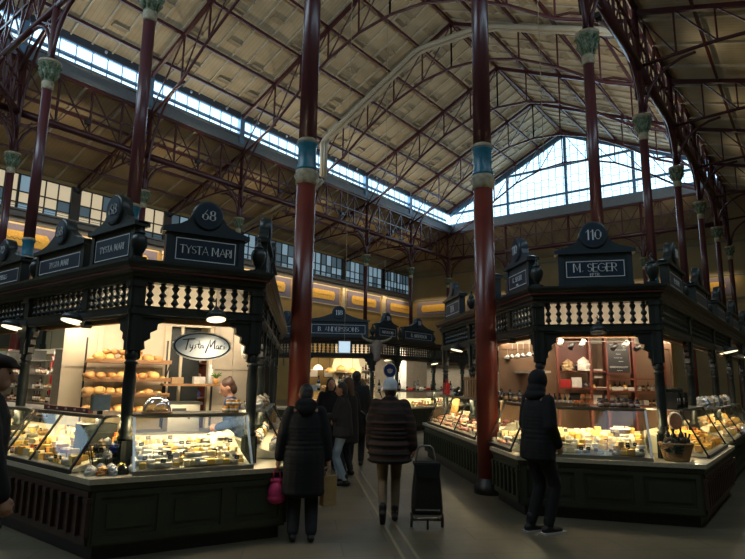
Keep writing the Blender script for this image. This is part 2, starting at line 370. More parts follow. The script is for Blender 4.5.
# painted frieze: violet-grey field with yellow cartouches between cream pilasters
zc = [7.65, 9.25]
n = 0
for i in range(8):
    xa = 8.2 + 5.75 * (i - 1); xb = xa + 5.75
    t = thing('frieze_panel', 'violet-grey frieze panel with yellow cartouche, %s from the far gallery corner' % ORD[7 - i], 'wall panel', ((xa + xb) / 2, YO, 8.45), 0, 'painted frieze panels on the gallery wall')
    if xb > XE: xb = XE
    h = 2.25
    MB().box(-h - .1, h + .1, -.05, 0, -.72, .72).build('field', 'lavender', t)
    MB().box(-h - .18, h + .18, -.075, -.0, .72, .80).box(-h - .18, h + .18, -.075, 0, -.80, -.72).build('cream_border', 'cream', t)
    sh = [(-1.6, -.38), (-1.75, -.2), (-1.75, .2), (-1.6, .38), (1.6, .38), (1.75, .2), (1.75, -.2), (1.6, -.38)]
    MB().prism(sh, -.08, -.05).build('cartouche', 'gold', t)
    MB().path([(-1.35 + k * .075, -.085, .07 * sin(k * 1.9)) for k in range(37)], .018, 4).build('ornament', 'yellow', t)
for i in range(8):
    x = 8.2 + 5.75 * (i - 1)
    struct(MB().box(x - .22, x + .22, YO - .16, YO, 3, 9.3).box(x - .3, x + .3, YO - .22, YO, 9.1, 9.3).build('trim_%d' % (10 + i), 'cream'), 'cream pilaster on the ochre gallery wall')
# blind arches under the frieze
for i in range(14):
    x = 4.0 + 2.875 * i + 1.4
    if x > 44: break
    pts = [(x + 1.0 * cos(a2), YO - .04, 5.3 + 1.0 * sin(a2)) for a2 in [PI * k / 14 for k in range(15)]]
    struct(MB().path([(x + 1, YO - .04, 2.5)] + pts + [(x - 1, YO - .04, 2.5)], .07, 6).build('trim_%d' % (30 + i), 'cream2'), 'thin arch moulding on the ochre gallery wall')
# end wall frieze
for i in range(5):
    y = YO - 3.4 - i * 5.5
    t = thing('frieze_panel', 'violet-grey frieze panel with yellow cartouche on the end wall, %s from the left' % ORD[i], 'wall panel', (XE, y, 8.45), -PI / 2, 'painted frieze panels on the end wall')
    MB().box(-2.35, 2.35, -.05, 0, -.62, .62).build('field', 'lavender', t)
    MB().prism([(-1.7, -.34), (-1.85, 0), (-1.7, .34), (1.7, .34), (1.85, 0), (1.7, -.34)], -.08, -.05).build('cartouche', 'gold', t)
struct(MB().box(XE - .14, XE, YI, YO, 9.2, 9.36).box(XE - .1, XE, YI, YO, 7.55, 7.66).box(XE - .1, XE, YI, YO, 11.6, 11.7).build('trim_60', 'trimgrey'), 'grey cornice lines across the far end wall')
# gallery windows: one window per bay, with mullions and lit panes
def gallery_window(idx, xa, xb, warm):
    cells = 8; mb = MB(); w = (xb - xa) / cells; pm = MB()
    random.seed(idx * 13 + 5)
    for c in range(cells):
        x = xa + c * w
        wide = .05 if c % 4 else .12
        mb.box(x - wide / 2, x + wide / 2, YO - .02, YO + .1, 9.93, 11.9)
        for z0, z1 in ((9.93, 10.35), (10.35, 10.95), (10.95, 11.85)):
            k = 0 if random.random() < warm else (1 if random.random() < .65 else 2)
            pm.add([(x, YO + .06, z0), (x + w, YO + .06, z0), (x + w, YO + .06, z1), (x, YO + .06, z1)], [(0, 1, 2, 3)], k)
    for z in (9.95, 10.35, 10.95, 11.87): mb.box(xa, xb, YO - .01, YO + .09, z - .03, z + .03)
    for z in (10.1, 10.22): mb.box(xa, xb, YO - .2, YO - .18, z - .01, z + .01)
    f = struct(mb.build('window_%d' % idx, 'mullion'))
    g = pm.build('window_glass', ['pane_warm', 'pane_blue', 'pane_dim'], f)
for i in range(8):
    xa = 8.2 + 5.75 * (i - 1)
    gallery_window(i + 1, xa + .25, min(xa + 5.5, XE), [.6, .6, .45, .3, .1, .05, .0, .0][i])
    struct(MB().box(xa - .25, xa + .25, YO - .1, YO + .2, 9.93, 11.9).build('wall_pier', 'mullion'), 'dark pier between gallery windows')

# ---- main roof and clerestory
RZ = lambda y: 16.5 + (YW - abs(y - 14.465) - 14.465) * .469     # underside of the roof boards
RIDGE = 14.465
for side, name in ((1, 'ceiling_left'), (-1, 'ceiling_right')):
    ye = RIDGE + side * 10.9; v = []
    z0, z1 = RZ(RIDGE), RZ(RIDGE) - .469 * 10.9
    v = [(X0, RIDGE, z0), (XG + .5, RIDGE, z0), (XG + .5, ye, z1), (X0, ye, z1)]
    v += [(x, y, z + .15) for x, y, z in v]
    mb = MB().add(v, [(0, 1, 2, 3), (7, 6, 5, 4), (0, 4, 5, 1), (1, 5, 6, 2), (2, 6, 7, 3), (3, 7, 4, 0)])
    struct(mb.build(name, 'roof'))
    # ribs running down the slope, two rows of dark acoustic boards between the purlins
    mb = MB(); mb2 = MB(); mb3 = MB()
    x = 3.2; k = 0
    while x < XG:
        mb.beam((x, RIDGE, z0 - .05), (x, RIDGE + side * 10.5, z0 - .469 * 10.5 - .05), .07, .08); x += .958; k += 1
    for j in range(5):
        yy = RIDGE + side * (1.2 + 2.0 * j)
        x = 3.3 + (.96 if j % 2 else 0)
        while x < XG - 1.0:
            z = RZ(yy)
            for q in range(2):
                y2 = yy + side * q * .55
                zz = RZ(y2)
                if (int(x * 7 + j * 3 + q) % 3): mb2.beam((x + .12, y2, zz - .04), (x + .86, y2, zz - .04), .42, .03)
            x += .958 * 2
    struct(mb.build('ceiling_ribs', mat('roof_rib_%d' % side, (.46, .42, .33), .8)), 'pale ribs running down the boarded roof')
    struct(mb2.build('ceiling_boards', mat('roof_patch_%d' % side, (.29, .25, .175), .85)), 'darker boards between the ribs of the roof')
def purlin_zs(): return [0, 1.97, 3.95, 5.93, 7.9, 9.6]
k = 0
for side in (1, -1):
    for j, dy in enumerate(purlin_zs()):
        if side < 0 and dy == 0: continue
        y = RIDGE + side * dy; z = RZ(y) - .17
        o = MB().beam((3.2, y, z), (XG, y, z), .10, .16).build('roof_purlin', 'iron')
        tag(o, 'dark red purlin along the %s' % ('ridge of the roof' if dy == 0 else '%s roof slope, %s below the ridge' % ('left' if side > 0 else 'right', ORD[j - 1])), 'purlin', 'purlins under the main roof')
LOW = [(10.45, 13.9), (7.78, 15.1), (5.85, 16.5), (3.9, 17.62), (1.9, 18.3), (0, 18.5)]
def truss(x, label):
    t = thing('roof_truss', label, 'truss', (x, RIDGE, 0), 0, 'iron trusses of the main roof')
    mb = MB()
    for s in (1, -1): mb.beam((0, 0, 21.15), (0, s * 10.5, 21.15 - 10.5 * .469), .14, .20)
    mb.build('top_chord', 'iron', t)
    mb = MB(); pts = [(0, y, z) for y, z in LOW] + [(0, -y, z) for y, z in reversed(LOW[:-1])]
    mb.path(pts, .075, 6); mb.build('bottom_chord', 'iron', t)
    tz = lambda y: 21.15 - abs(y) * .469
    for s in (1, -1):
        mb = MB()
        for i, (y, z) in enumerate(LOW):
            if i: mb.beam((0, s * y, z), (0, s * y, tz(y)), .07)
            if i < len(LOW) - 1:
                y2, z2 = LOW[i + 1]; mb.beam((0, s * y, z), (0, s * y2, tz(y2) - .05), .055)
        mb.build('web_bars', 'iron', t)
    return t
for n in range(7):
    truss(8.1 + 5.75 * n, 'dark red iron roof truss, %s before the glazed gable' % ORD[6 - n])
# clerestory: lower beam band, windows, header
def clerestory(y, out, base):
    s = 1 if out > 0 else -1
    nm = 'left' if out > 0 else 'right'
    struct(MB().box(X0, XG, y - .12, y + .12, 14.5, 14.72).box(X0, XG, y - .05, y + .05, 14.7, 15.2).box(X0, XG, y - .16, y + .1, 15.08, 15.2).build('wall_clerestory_' + nm, mat('clerestory_beam_' + nm, (.12, .145, .165), .6)))
    struct(MB().box(X0, XG, y - .10, y + .15, 16.18, 16.75).build('wall_header_' + nm, mat('clerestory_header_' + nm, (.035, .05, .075), .6)))
    for n in range(9):
        xa = 8.1 + 5.75 * (n - 2); xb = xa + 5.75
        if xa > XG - 1: break
        if xb > XG: xb = XG
        mb = MB(); mb.box(xa - .16, xa + .16, y - .14, y + .14, 14.7, 16.3)
        m = 8
        for c in range(1, m): mb.box(xa + (xb - xa) * c / m - .02, xa + (xb - xa) * c / m + .02, y - .03, y + .03, 15.2, 16.2)
        for z, h in ((15.22, .03), (15.48, .05), (15.58, .02), (16.17, .03)): mb.box(xa, xb, y - .04, y + .04, z - h, z + h)
        f = struct(mb.build('window_%d' % (base + n), 'bluetrim'))
        MB().add([(xa, y, 15.2), (xb, y, 15.2), (xb, y, 16.2), (xa, y, 16.2)], [(0, 1, 2, 3)]).build('window_glass', 'glass', f)
clerestory(YW, 1, 20); clerestory(YR, -1, 40)
# small white lamps and a hanging loudspeaker along the header
for i in range(14):
    x = 9.2 + 2.3 * i
    o = MB().lathe([(.05, 0), (.07, -.05), (.04, -.12)], n=10).build('clerestory_lamp', mat('pale_lamp_%d' % i, (.5, .6, .7), .4) if i == 0 else bpy.data.materials['pale_lamp_0'], None, (x, YW - .16, 16.42))
    tag(o, 'tiny white lamp fixed above the left clerestory windows', 'lamp', 'small lamps above the clerestory windows')
# gable
gy = [YR, 4.9, 9.5, 14.465, 19.4, 24.0, YW]
mb = MB()
gz = lambda y: RZ(y) - .42
for y in (9.5, 14.465, 19.4): mb.box(XG - .1, XG + .08, y - .11, y + .11, 15.2, gz(y))
mb.box(XG - .06, XG + .06, YR, YW, 15.2, 15.3)
for z in (16.23, 18.58):
    half = (gz(RIDGE) - z) / .469
    half = min(half, 10.5); mb.box(XG - .07, XG + .05, RIDGE - half, RIDGE + half, z - .09, z + .09)
    yy = RIDGE - half
y = YR + .55; i = 0
while y < YW:
    top = gz(y); step = .66
    if top > 15.5:
        mb.box(XG - .03, XG + .03, y - .018, y + .018, 15.2, top)
        for z in (15.7, 16.9, 17.5, 19.2, 19.9):
            zz = z + (.15 if i % 2 else 0)
            if zz < top - .1: mb.box(XG - .02, XG + .02, y, y + .60, zz - .015, zz + .015)
    y += .60; i += 1
mb.beam((XG, YW, gz(YW)), (XG, RIDGE, gz(RIDGE)), .14, .2).beam((XG, YR, gz(YR)), (XG, RIDGE, gz(RIDGE)), .14, .2)
f = struct(mb.build('window_60', 'bluetrim'), 'large triangular gable window with thin bars')
MB().add([(XG, YR, 15.2), (XG, YW, 15.2), (XG, YW, gz(YW)), (XG, RIDGE, gz(RIDGE)), (XG, YR, gz(YR))], [(0, 1, 2, 3, 4)]).build('window_glass', 'glass', f)
mb = MB().prism([(YR, gz(YR)), (RIDGE, gz(RIDGE)), (YW, gz(YW)), (YW, gz(YW) + .5), (RIDGE, gz(RIDGE) + .5), (YR, gz(YR) + .5)], XG - .08, XG + .1, plane='yz')
struct(mb.build('wall_gable', 'bluetrim'))
struct(MB().box(XG - .12, XG + .12, YR, YW, 14.5, 15.2).build('wall_gable_beam', bpy.data.materials['clerestory_beam_left']))
# aisle roofs
def slab(name, pts, m, t=.12):
    v = list(pts) + [(x, y, z + t) for x, y, z in pts]
    return struct(MB().add(v, [(0, 1, 2, 3), (7, 6, 5, 4), (0, 4, 5, 1), (1, 5, 6, 2), (2, 6, 7, 3), (3, 7, 4, 0)]).build(name, m))
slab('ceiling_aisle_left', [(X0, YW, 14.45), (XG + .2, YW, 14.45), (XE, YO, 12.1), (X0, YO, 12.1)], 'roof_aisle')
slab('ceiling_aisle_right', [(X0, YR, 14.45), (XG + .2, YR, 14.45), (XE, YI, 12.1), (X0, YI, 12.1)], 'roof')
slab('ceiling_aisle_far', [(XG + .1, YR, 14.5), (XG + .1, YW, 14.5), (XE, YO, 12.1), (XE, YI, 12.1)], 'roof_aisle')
for s, ya, yb in ((1, YW, YO), (-1, YR, YI)):
    mb = MB(); x = 3.2
    while x < XG:
        mb.beam((x, ya, 14.40), (x, yb, 12.06), .10, .10); x += 1.917
    struct(mb.build('ceiling_ribs', bpy.data.materials['roof_rib_1']), 'pale ribs of the aisle roof')
    for j in range(3):
        f2 = (j + 1) / 4.; y = ya + (yb - ya) * f2; z = 14.45 - 2.35 * f2 - .2
        tag(MB().beam((3.2, y, z), (XG, y, z), .09, .14).build('aisle_purlin', 'iron'), 'dark red purlin under the %s aisle roof, %s from the nave' % ('left' if s > 0 else 'right', ORD[j]), 'purlin')

# ---- columns
def capital_mb(r=.13, h=.62, z=9.72):
    return [(r, z), (r * 1.35, z + .03), (r * 1.1, z + .08), (r * 1.25, z + .2), (r * 1.9, z + .32), (r * 1.5, z + .36), (r * 1.6, z + .46), (r * 2.3, z + .54), (r * 2.3, z + .62), (r * 1.2, z + .64)]
def make_column(loc, label, top=14.5):
    t = thing('iron_column', label, 'column', (loc[0], loc[1], 0), 0, 'tall red iron columns of the hall')
    MB().lathe([(.21, 0), (.21, .10), (.18, .13), (.165, .2), (.15, .22)], n=24).build('base', 'black', t)
    MB().lathe([(.160, .2), (.154, 2.2), (.147, 4.47)], n=24).build('shaft', 'column', t)
    MB().lathe([(.140, 4.45), (.168, 4.48), (.158, 4.53), (.19, 4.60), (.168, 4.65), (.168, 4.68), (.158, 4.69)], n=24).build('lower_ring', 'cream_iron', t)
    MB().lathe([(.165, 4.67), (.165, 4.72), (.14, 4.8), (.14, 5.05), (.16, 5.1), (.16, 5.12)], n=24).build('drum', 'teal', t)
    MB().lathe([(.155, 5.115), (.172, 5.13), (.155, 5.17), (.135, 5.2)], n=24).build('upper_ring', 'cream_iron', t)
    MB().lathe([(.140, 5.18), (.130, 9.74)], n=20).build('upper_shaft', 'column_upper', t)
    c = MB().lathe(capital_mb(.12), n=20).build('capital', 'capgreen', t)
    mb = MB()
    for k in range(8):                                   # curled leaves of the capital
        a2 = 2 * PI * k / 8
        mb.path([(cos(a2) * r_, sin(a2) * r_, z) for r_, z in ((.13, 9.8), (.20, 9.95), (.25, 10.08), (.28, 10.06), (.27, 10.0))], [.03, .045, .04, .025, .012], 6)
        a2 += PI / 8
        mb.path([(cos(a2) * r_, sin(a2) * r_, z) for r_, z in ((.15, 10.0), (.22, 10.15), (.29, 10.24), (.31, 10.2))], [.03, .035, .03, .015], 6)
    mb.build('leaf_ring', 'capgreen', c)
    MB().lathe([(.22, 10.27), (.30, 10.29), (.30, 10.36), (.16, 10.38)], n=20).lathe([(.135, 9.50), (.16, 9.56), (.15, 9.62), (.165, 9.70), (.14, 9.76)], n=16).build('cream_ring', 'cream_iron', c)
    MB().lathe([(.12, 10.35), (.10, 10.6), (.10, top)], n=12).build('post', 'iron', t)
    return t
col0 = None
def put_column(x, y, label):
    global col0
    if col0 is None: col0 = make_column((x, y), label); return col0
    return dup(col0, (x, y, 0), label=label)
put_column(7.70, 3.86, 'tall red iron column with teal drum standing at the right counter behind the trolley')
put_column(5.95, 5.95, 'tall red iron column with teal drum behind the woman in the long black coat')
put_column(6.15, 11.35, 'tall red iron column rising behind the signs of the left stall')
put_column(6.15, 16.6, 'red iron column with teal drum, leftmost tall one in the photo')
for n in range(6): put_column(13.85 + 5.75 * n, YR, 'red iron column with green capital on the right row, %s beyond the 110 sign' % ORD[n])
for n in range(7): put_column(8.3 + 5.75 * n, YW, 'slim red iron column of the far left row, %s from the near end' % ORD[n])
for n, y in enumerate((9.2, 14.465, 19.7)): put_column(XG, y, 'red iron column under the gable window, %s from the right' % ORD[n])

# ---- girders between the columns
def girder(p, q, label, group, braces=True, seg=4, tube_r=.16, mid=True):
    """lattice girder from column p to column q (plan points)"""
    p, q = Vector((p[0], p[1], 0)), Vector((q[0], q[1], 0)); L = (q - p).length; ang = math.atan2(q.y - p.y, q.x - p.x)
    t = thing('lattice_girder', label, 'girder', (p.x, p.y, 0), ang, group)
    MB().path([(0, 0, 12.15), (L, 0, 12.15)], tube_r, 10).build('tube_chord', 'iron', t)
    mb = MB().beam((0, 0, 14.42), (L, 0, 14.42), .14, .14)
    if mid: mb.beam((0, 0, 13.3), (L, 0, 13.3), .07, .09)
    mb.build('top_chord', 'iron', t)
    mb = MB()
    for k in range(seg):
        a2, b2 = L * k / seg, L * (k + 1) / seg
        mb.beam((a2, 0, 12.2), (a2, 0, 14.4), .08); mb.beam((a2, -.02, 12.2), (b2, -.02, 14.4), .05); mb.beam((a2, .03, 14.4), (b2, .03, 12.2), .05)
    mb.build('lattice', 'iron', t)
    if braces:
        for s, x0 in ((1, 0), (-1, L)):
            mb = MB(); pts = []
            for k in range(7):
                a2 = PI / 2 * k / 6; pts.append((x0 + s * (.1 + 1.5 * (1 - cos(a2))), 0, 10.5 + 1.55 * sin(a2)))
            mb.path(pts, .06, 6); mb.beam((x0 + s * .1, 0, 11.2), (x0 + s * .55, 0, 11.9), .05); mb.beam((x0 + s * .12, 0, 11.6), (x0 + s * 1.0, 0, 12.05), .05)
            mb.build('curved_brace', 'iron', t)
    return t
for n in range(6): girder((8.3 + 5.75 * n, YW), (8.3 + 5.75 * (n + 1), YW), 'dark red lattice girder of the far left row, %s span from the near end' % ORD[n], 'girders under the left clerestory')
girder((2.55, YW), (8.3, YW), 'dark red lattice girder at the left edge of the photo', 'girders under the left clerestory')
for n in range(-1, 6): girder((8.1 + 5.75 * n, YR), (13.85 + 5.75 * n, YR), 'dark red lattice girder of the right row, %s span from the near end' % ORD[n + 1], 'girders under the right clerestory')
ys = [(5.95, 5.95), (6.15, 11.35), (6.15, 16.6), (6.25, 22.2), (8.3, YW)]
for n in range(4): girder(ys[n], ys[n + 1], 'dark red lattice girder over the near columns, %s span from the right' % ORD[n], 'girders over the near columns', tube_r=.10)
girder((7.70, 3.86), (5.95, 5.95), 'short dark red lattice girder between the two nearest columns', 'girders over the near columns')
ys = [YR, 9.2, 14.465, 19.7, YW]
for n in range(4): girder((XG, ys[n]), (XG, ys[n + 1]), 'dark red lattice girder under the gable window, %s span from the right' % ORD[n], 'girders under the gable')
# aisle half trusses
def aisle_truss(x, s, label):
    ya, yb = (YW, YO) if s > 0 else (YR, YI); L = abs(yb - ya)
    t = thing('aisle_truss', label, 'truss', (x, ya, 0), 0, 'iron trusses of the side aisles')
    MB().beam((0, 0, 14.2), (0, s * L, 11.95), .12, .16).build('top_chord', 'iron', t)
    pts = [(0, s * L * k / 6, 12.15 - .35 * sin(PI * k / 6) * -1 - (.55 * k / 6)) for k in range(7)]
    MB().path(pts, .06, 6).build('bottom_chord', 'iron', t)
    mb = MB()
    for k in range(1, 6):
        y = s * L * k / 6; mb.beam((0, y, pts[k][2]), (0, y, 14.2 - 2.25 * k / 6), .055)
        mb.beam((0, y, pts[k][2]), (0, s * L * (k - 1) / 6, 14.2 - 2.25 * (k - 1) / 6), .045)
    mb.build('web_bars', 'iron', t)
    pts = [(0, s * (.12 + 1.6 * (1 - cos(a2))), 10.5 + 1.6 * sin(a2)) for a2 in [PI / 2 * k / 6 for k in range(7)]]
    MB().path(pts, .055, 6).build('curved_brace', 'iron', t)
for n in range(7):
    aisle_truss(8.3 + 5.75 * n, 1, 'dark red half truss of the left aisle, %s from the near end' % ORD[n])
    aisle_truss(8.1 + 5.75 * n, -1, 'dark red half truss of the right aisle, %s from the near end' % ORD[n])
# curved braces from each column into the nave
for s, y in ((-1, YW), (1, YR)):
    for n in range(7):
        x = (8.3 if s < 0 else 8.1) + 5.75 * n
        pts = [(0, s * (.1 + 2.6 * (1 - cos(a2))), 11.0 + 4.2 * sin(a2)) for a2 in [PI / 2 * k / 8 for k in range(9)]]
        o = MB().path(pts, .06, 6).beam((0, s * .1, 12.6), (0, s * 1.1, 14.3), .05).build('nave_brace', 'iron', None, (x, y, 0))
        tag(o, 'curved red roof brace rising from the %s column of the %s row' % (ORD[n], 'left' if s < 0 else 'right'), 'brace', 'curved braces of the roof')
# ---- ducts
t = thing('ventilation_duct', 'pale twin ventilation ducts climbing under the roof slope above the middle column', 'duct', (24.4, 23.1, 13.9))
for dx in (0, .34):
    MB().path([(dx, 0, -.1), (dx, .05, 2.1), (dx, -.25, 2.4), (dx, -6.8, 5.75), (dx, -7.2, 5.85), (dx, -10.2, 5.75), (dx, -11.6, 5.45), (dx, -17.2, 3.0)], .12, 10).build('pipe', 'duct', t)
t2 = thing('ventilation_duct', 'beige ventilation duct dropping into the left aisle behind the near column', 'duct', (24.4, 23.2, 13.7))
for dx in (0, .34): MB().path([(dx, .1, 0), (dx, .6, -.35), (dx, 7.5, -2.1)], .13, 10).build('pipe', 'duct', t2)
# hanging cables
for x, y, z0, z1, lab in ((21.5, 16.0, 6.0, 20.7, 'left of the middle of the roof'), (15.5, 5.8, 8, 17.4, 'in front of the gable window')):
    tag(MB().path([(0, 0, z0), (0, 0, z1)], .012, 5).build('hanging_cable', 'cream_iron', None, (x, y, 0)), 'thin pale cable hanging from the roof %s' % lab, 'cable')
# floodlight bodies where the roof lamps stand
fl = None
for i, (x, y) in enumerate(FLOOD):
    s = -1 if y > 14 else 1
    lab = 'small dark floodlight on the %s girder' % ('left' if s < 0 else 'right')
    if fl is None:
        fl = thing('floodlight', lab, 'floodlight', (x, y - s * .08, 12.5), 0, 'floodlights on the girders')
        MB().box(-.12, .12, -.08, .08, -.02, .16).build('body', 'black', fl); MB().path([(0, 0, 0), (0, .05, -.14), (0, .45, -.20)], .018, 6).build('bracket', 'black', fl)
    else: dup(fl, (x, y - s * .08, 12.5), 0 if s < 0 else PI, label=lab)

# near gable behind the camera: the same glazed wall as at the far end
mb = MB(); mb.box(X0, X0 + .1, 7, 22, 10.3, 10.5).box(X0, X0 + .1, 7, 22, 16.5, 16.7)
for k in range(11): mb.box(X0, X0 + .1, 7 + 1.5 * k - .04, 7 + 1.5 * k + .04, 10.4, 16.6)
f = struct(mb.build('window_80', 'bluetrim'))
MB().box(X0 - .01, X0 + .05, 7, 22, 10.5, 16.5).build('window_glass', 'pane_blue', f)
mb = MB(); mb.box(-5, 16, YI, YI + .08, 9.95, 10.05).box(-5, 16, YI, YI + .08, 11.8, 11.9)
for k in range(22): mb.box(-5 + k - .03, -5 + k + .03, YI, YI + .08, 10, 11.85)
f = struct(mb.build('window_81', 'mullion'))
MB().box(-5, 16, YI - .01, YI + .04, 10, 11.85).build('window_glass', 'pane_blue', f)
# ================================================================ market stalls
def pt(o, ang, d): return (o[0] + cos(ang) * d, o[1] + sin(ang) * d)
a8 = rad(-22.5)
L1 = (2.535, 4.98); L2 = pt(L1, a8, 1.82)
R1 = (6.63, 2.957); R2 = pt(R1, 3 * a8, 2.02)
CL = [(2.535, 12.0), L1, L2, pt(L2, PI / 4, 8.0)]            # counter edge, left block
CR = [pt(R1, PI / 4, 5.3), R1, R2, (R2[0] + 26, R2[1])]       # counter edge, right block
def offset(pts, s):
    P = [Vector(p) for p in pts]; out = []
    for i in range(len(P)):
        if i == 0: d = (P[1] - P[0]).normalized(); out.append(P[0] + Vector((-d.y, d.x)) * s)
        elif i == len(P) - 1: d = (P[-1] - P[-2]).normalized(); out.append(P[-1] + Vector((-d.y, d.x)) * s)
        else:
            d1 = (P[i] - P[i - 1]).normalized(); d2 = (P[i + 1] - P[i]).normalized()
            n1 = Vector((-d1.y, d1.x)); n2 = Vector((-d2.y, d2.x)); k = (n1 + n2).normalized(); out.append(P[i] + k * (s / k.dot(n1)))
    return [(p.x, p.y) for p in out]
AL = offset(CL, .45); AL[1], AL[2] = AL[1], AL[2]
AR = offset(CR, .47)
# centre block
Fm = (12.75, 11.1); mc = pt(Fm, -PI / 4, .95); ml = pt(Fm, 3 * PI / 4, 1.05)
AM = [(ml[0], ml[1] + 9), ml, mc, (mc[0] + 9, mc[1])]
CM = offset(AM, -.45)

def side_frame(poly, i):
    p, q = Vector(poly[i]), Vector(poly[i + 1]); d = q - p
    return Fr((p.x, p.y), math.atan2(d.y, d.x)), d.length

BAL = {}
def baluster_mesh(h):
    k = round(h, 3)
    if k not in BAL:
        prof = [(.030, 0), (.030, .03), (.016, .045), (.018, .09), (.036, .15), (.040, .20), (.024, .30), (.016, .38), (.034, .46), (.038, .50), (.034, .54), (.016, .62), (.018, .68), (.036, .80), (.038, .85), (.020, .93), (.030, .96), (.030, 1)]
        mb = MB().lathe([(r, z * h) for r, z in prof], n=10)
        o = mb.build('baluster', 'stall'); BAL[k] = (o.data, o); bpy.data.objects.remove(o)
    return BAL[k][0]
def post_mb(ztop, zbeam):
    mb = MB()
    mb.box(-.065, .065, -.065, .065, 0, .95)
    pr = [(.062, .95), (.07, .98), (.05, 1.0), (.065, 1.03), (.05, 1.06), (.055, 1.25), (.06, 1.5), (.05, 1.66), (.066, 1.68), (.05, 1.70), (.05, 1.72), (.068, 1.745), (.05, 1.77), (.055, 1.80)]
    mb.lathe(pr, n=14)
    mb.box(-.06, .06, -.06, .06, 1.80, ztop + .02)
    mb.box(-.075, .075, -.075, .075, zbeam - .02, zbeam + .02).box(-.078, .078, -.078, .078, ztop - .05, ztop)
    return mb
def bracket_mb(s, z):
    pts = [(.05, z - .42), (.075, z - .40), (.075, z - .33), (.11, z - .31), (.10, z - .24), (.155, z - .21), (.15, z - .15), (.21, z - .12), (.215, z - .06), (.27, z - .04), (.27, z), (.05, z)]
    return MB().prism([(s * x, q) for x, q in pts], -.03, .03)
def canopy(name, label, poly, sides, z0, z1, posts=True, group=None):
    """sides: {side index: [bay breakpoints as (x, has_post)]}; z0 balustrade bottom, z1 balustrade top"""
    org = poly[1]; t = thing(name, label, 'market stall canopy', (org[0], org[1], 0), 0, group)
    c = [(-.10, z1), (.07, z1), (.07, z1 + .03), (.10, z1 + .045), (.10, z1 + .08), (.14, z1 + .10), (.14, z1 + .12), (.17, z1 + .14), (.19, z1 + .175), (.19, z1 + .20), (-.30, z1 + .20), (-.30, z1 + .14), (-.10, z1 + .14)]
    MB().sweep(poly, c, org=org).build('cornice', 'stall', t)
    MB().sweep(poly, [(.142, z1 + .102), (.152, z1 + .102), (.152, z1 + .118), (.142, z1 + .118)], org=org).build('cornice_line', 'stall_red', t)
    b = [(-.055, z0 - .11), (.05, z0 - .11), (.05, z0 - .09), (.065, z0 - .08), (.065, z0 - .02), (.08, z0), (-.055, z0)]
    MB().sweep(poly, b, org=org).build('beam', 'stall', t)
    MB().sweep(poly, [(-.10, z0 - .15), (-.02, z0 - .15), (-.02, z0 - .11), (-.10, z0 - .11)], org=org).build('lintel', 'wood', t)
    pm = None; bm = baluster_mesh(z1 - z0); br = {}
    nb = 0
    for si, brk in sides.items():
        fr, L = side_frame(poly, si); rot = fr.a
        for j, (x, full) in enumerate(brk):
            w = fr.w(x, 0) - Vector((org[0], org[1], 0))
            if full:
                if pm is None: pm = post_mb(z1, z0 - .06).build('post', 'stall', t, w, rot)
                else: copy_part(pm, t, w, rot)
            else: MB().box(-.06, .06, -.05, .07, z0 - .13, z1).prism([(-.05, z0 - .12), (-.04, z0 - .15), (0, z0 - .18), (.04, z0 - .15), (.05, z0 - .12)], -.05, .05).build('pilaster', 'stall', t, w, rot)
            if full:
                for s in (1, -1):
                    if (s > 0 and j == len(brk) - 1) or (s < 0 and j == 0): continue
                    if s not in br: br[s] = bracket_mb(s, z0 - .11).build('bracket', 'stall', t, w, rot)
                    else: copy_part(br[s], t, w, rot)
        for (xa, _), (xb, _) in zip(brk[:-1], brk[1:]):
            if nb > 84: continue
            n = max(4, round((xb - xa) / .125)); st = (xb - xa) / n
            for k in range(1, n):
                o = bpy.data.objects.new('baluster', bm); COL.objects.link(o); o.parent = t
                o.location = fr.w(xa + st * k, 0, z0) - Vector((org[0], org[1], 0)); nb += 1
    return t
SIGNS = {}
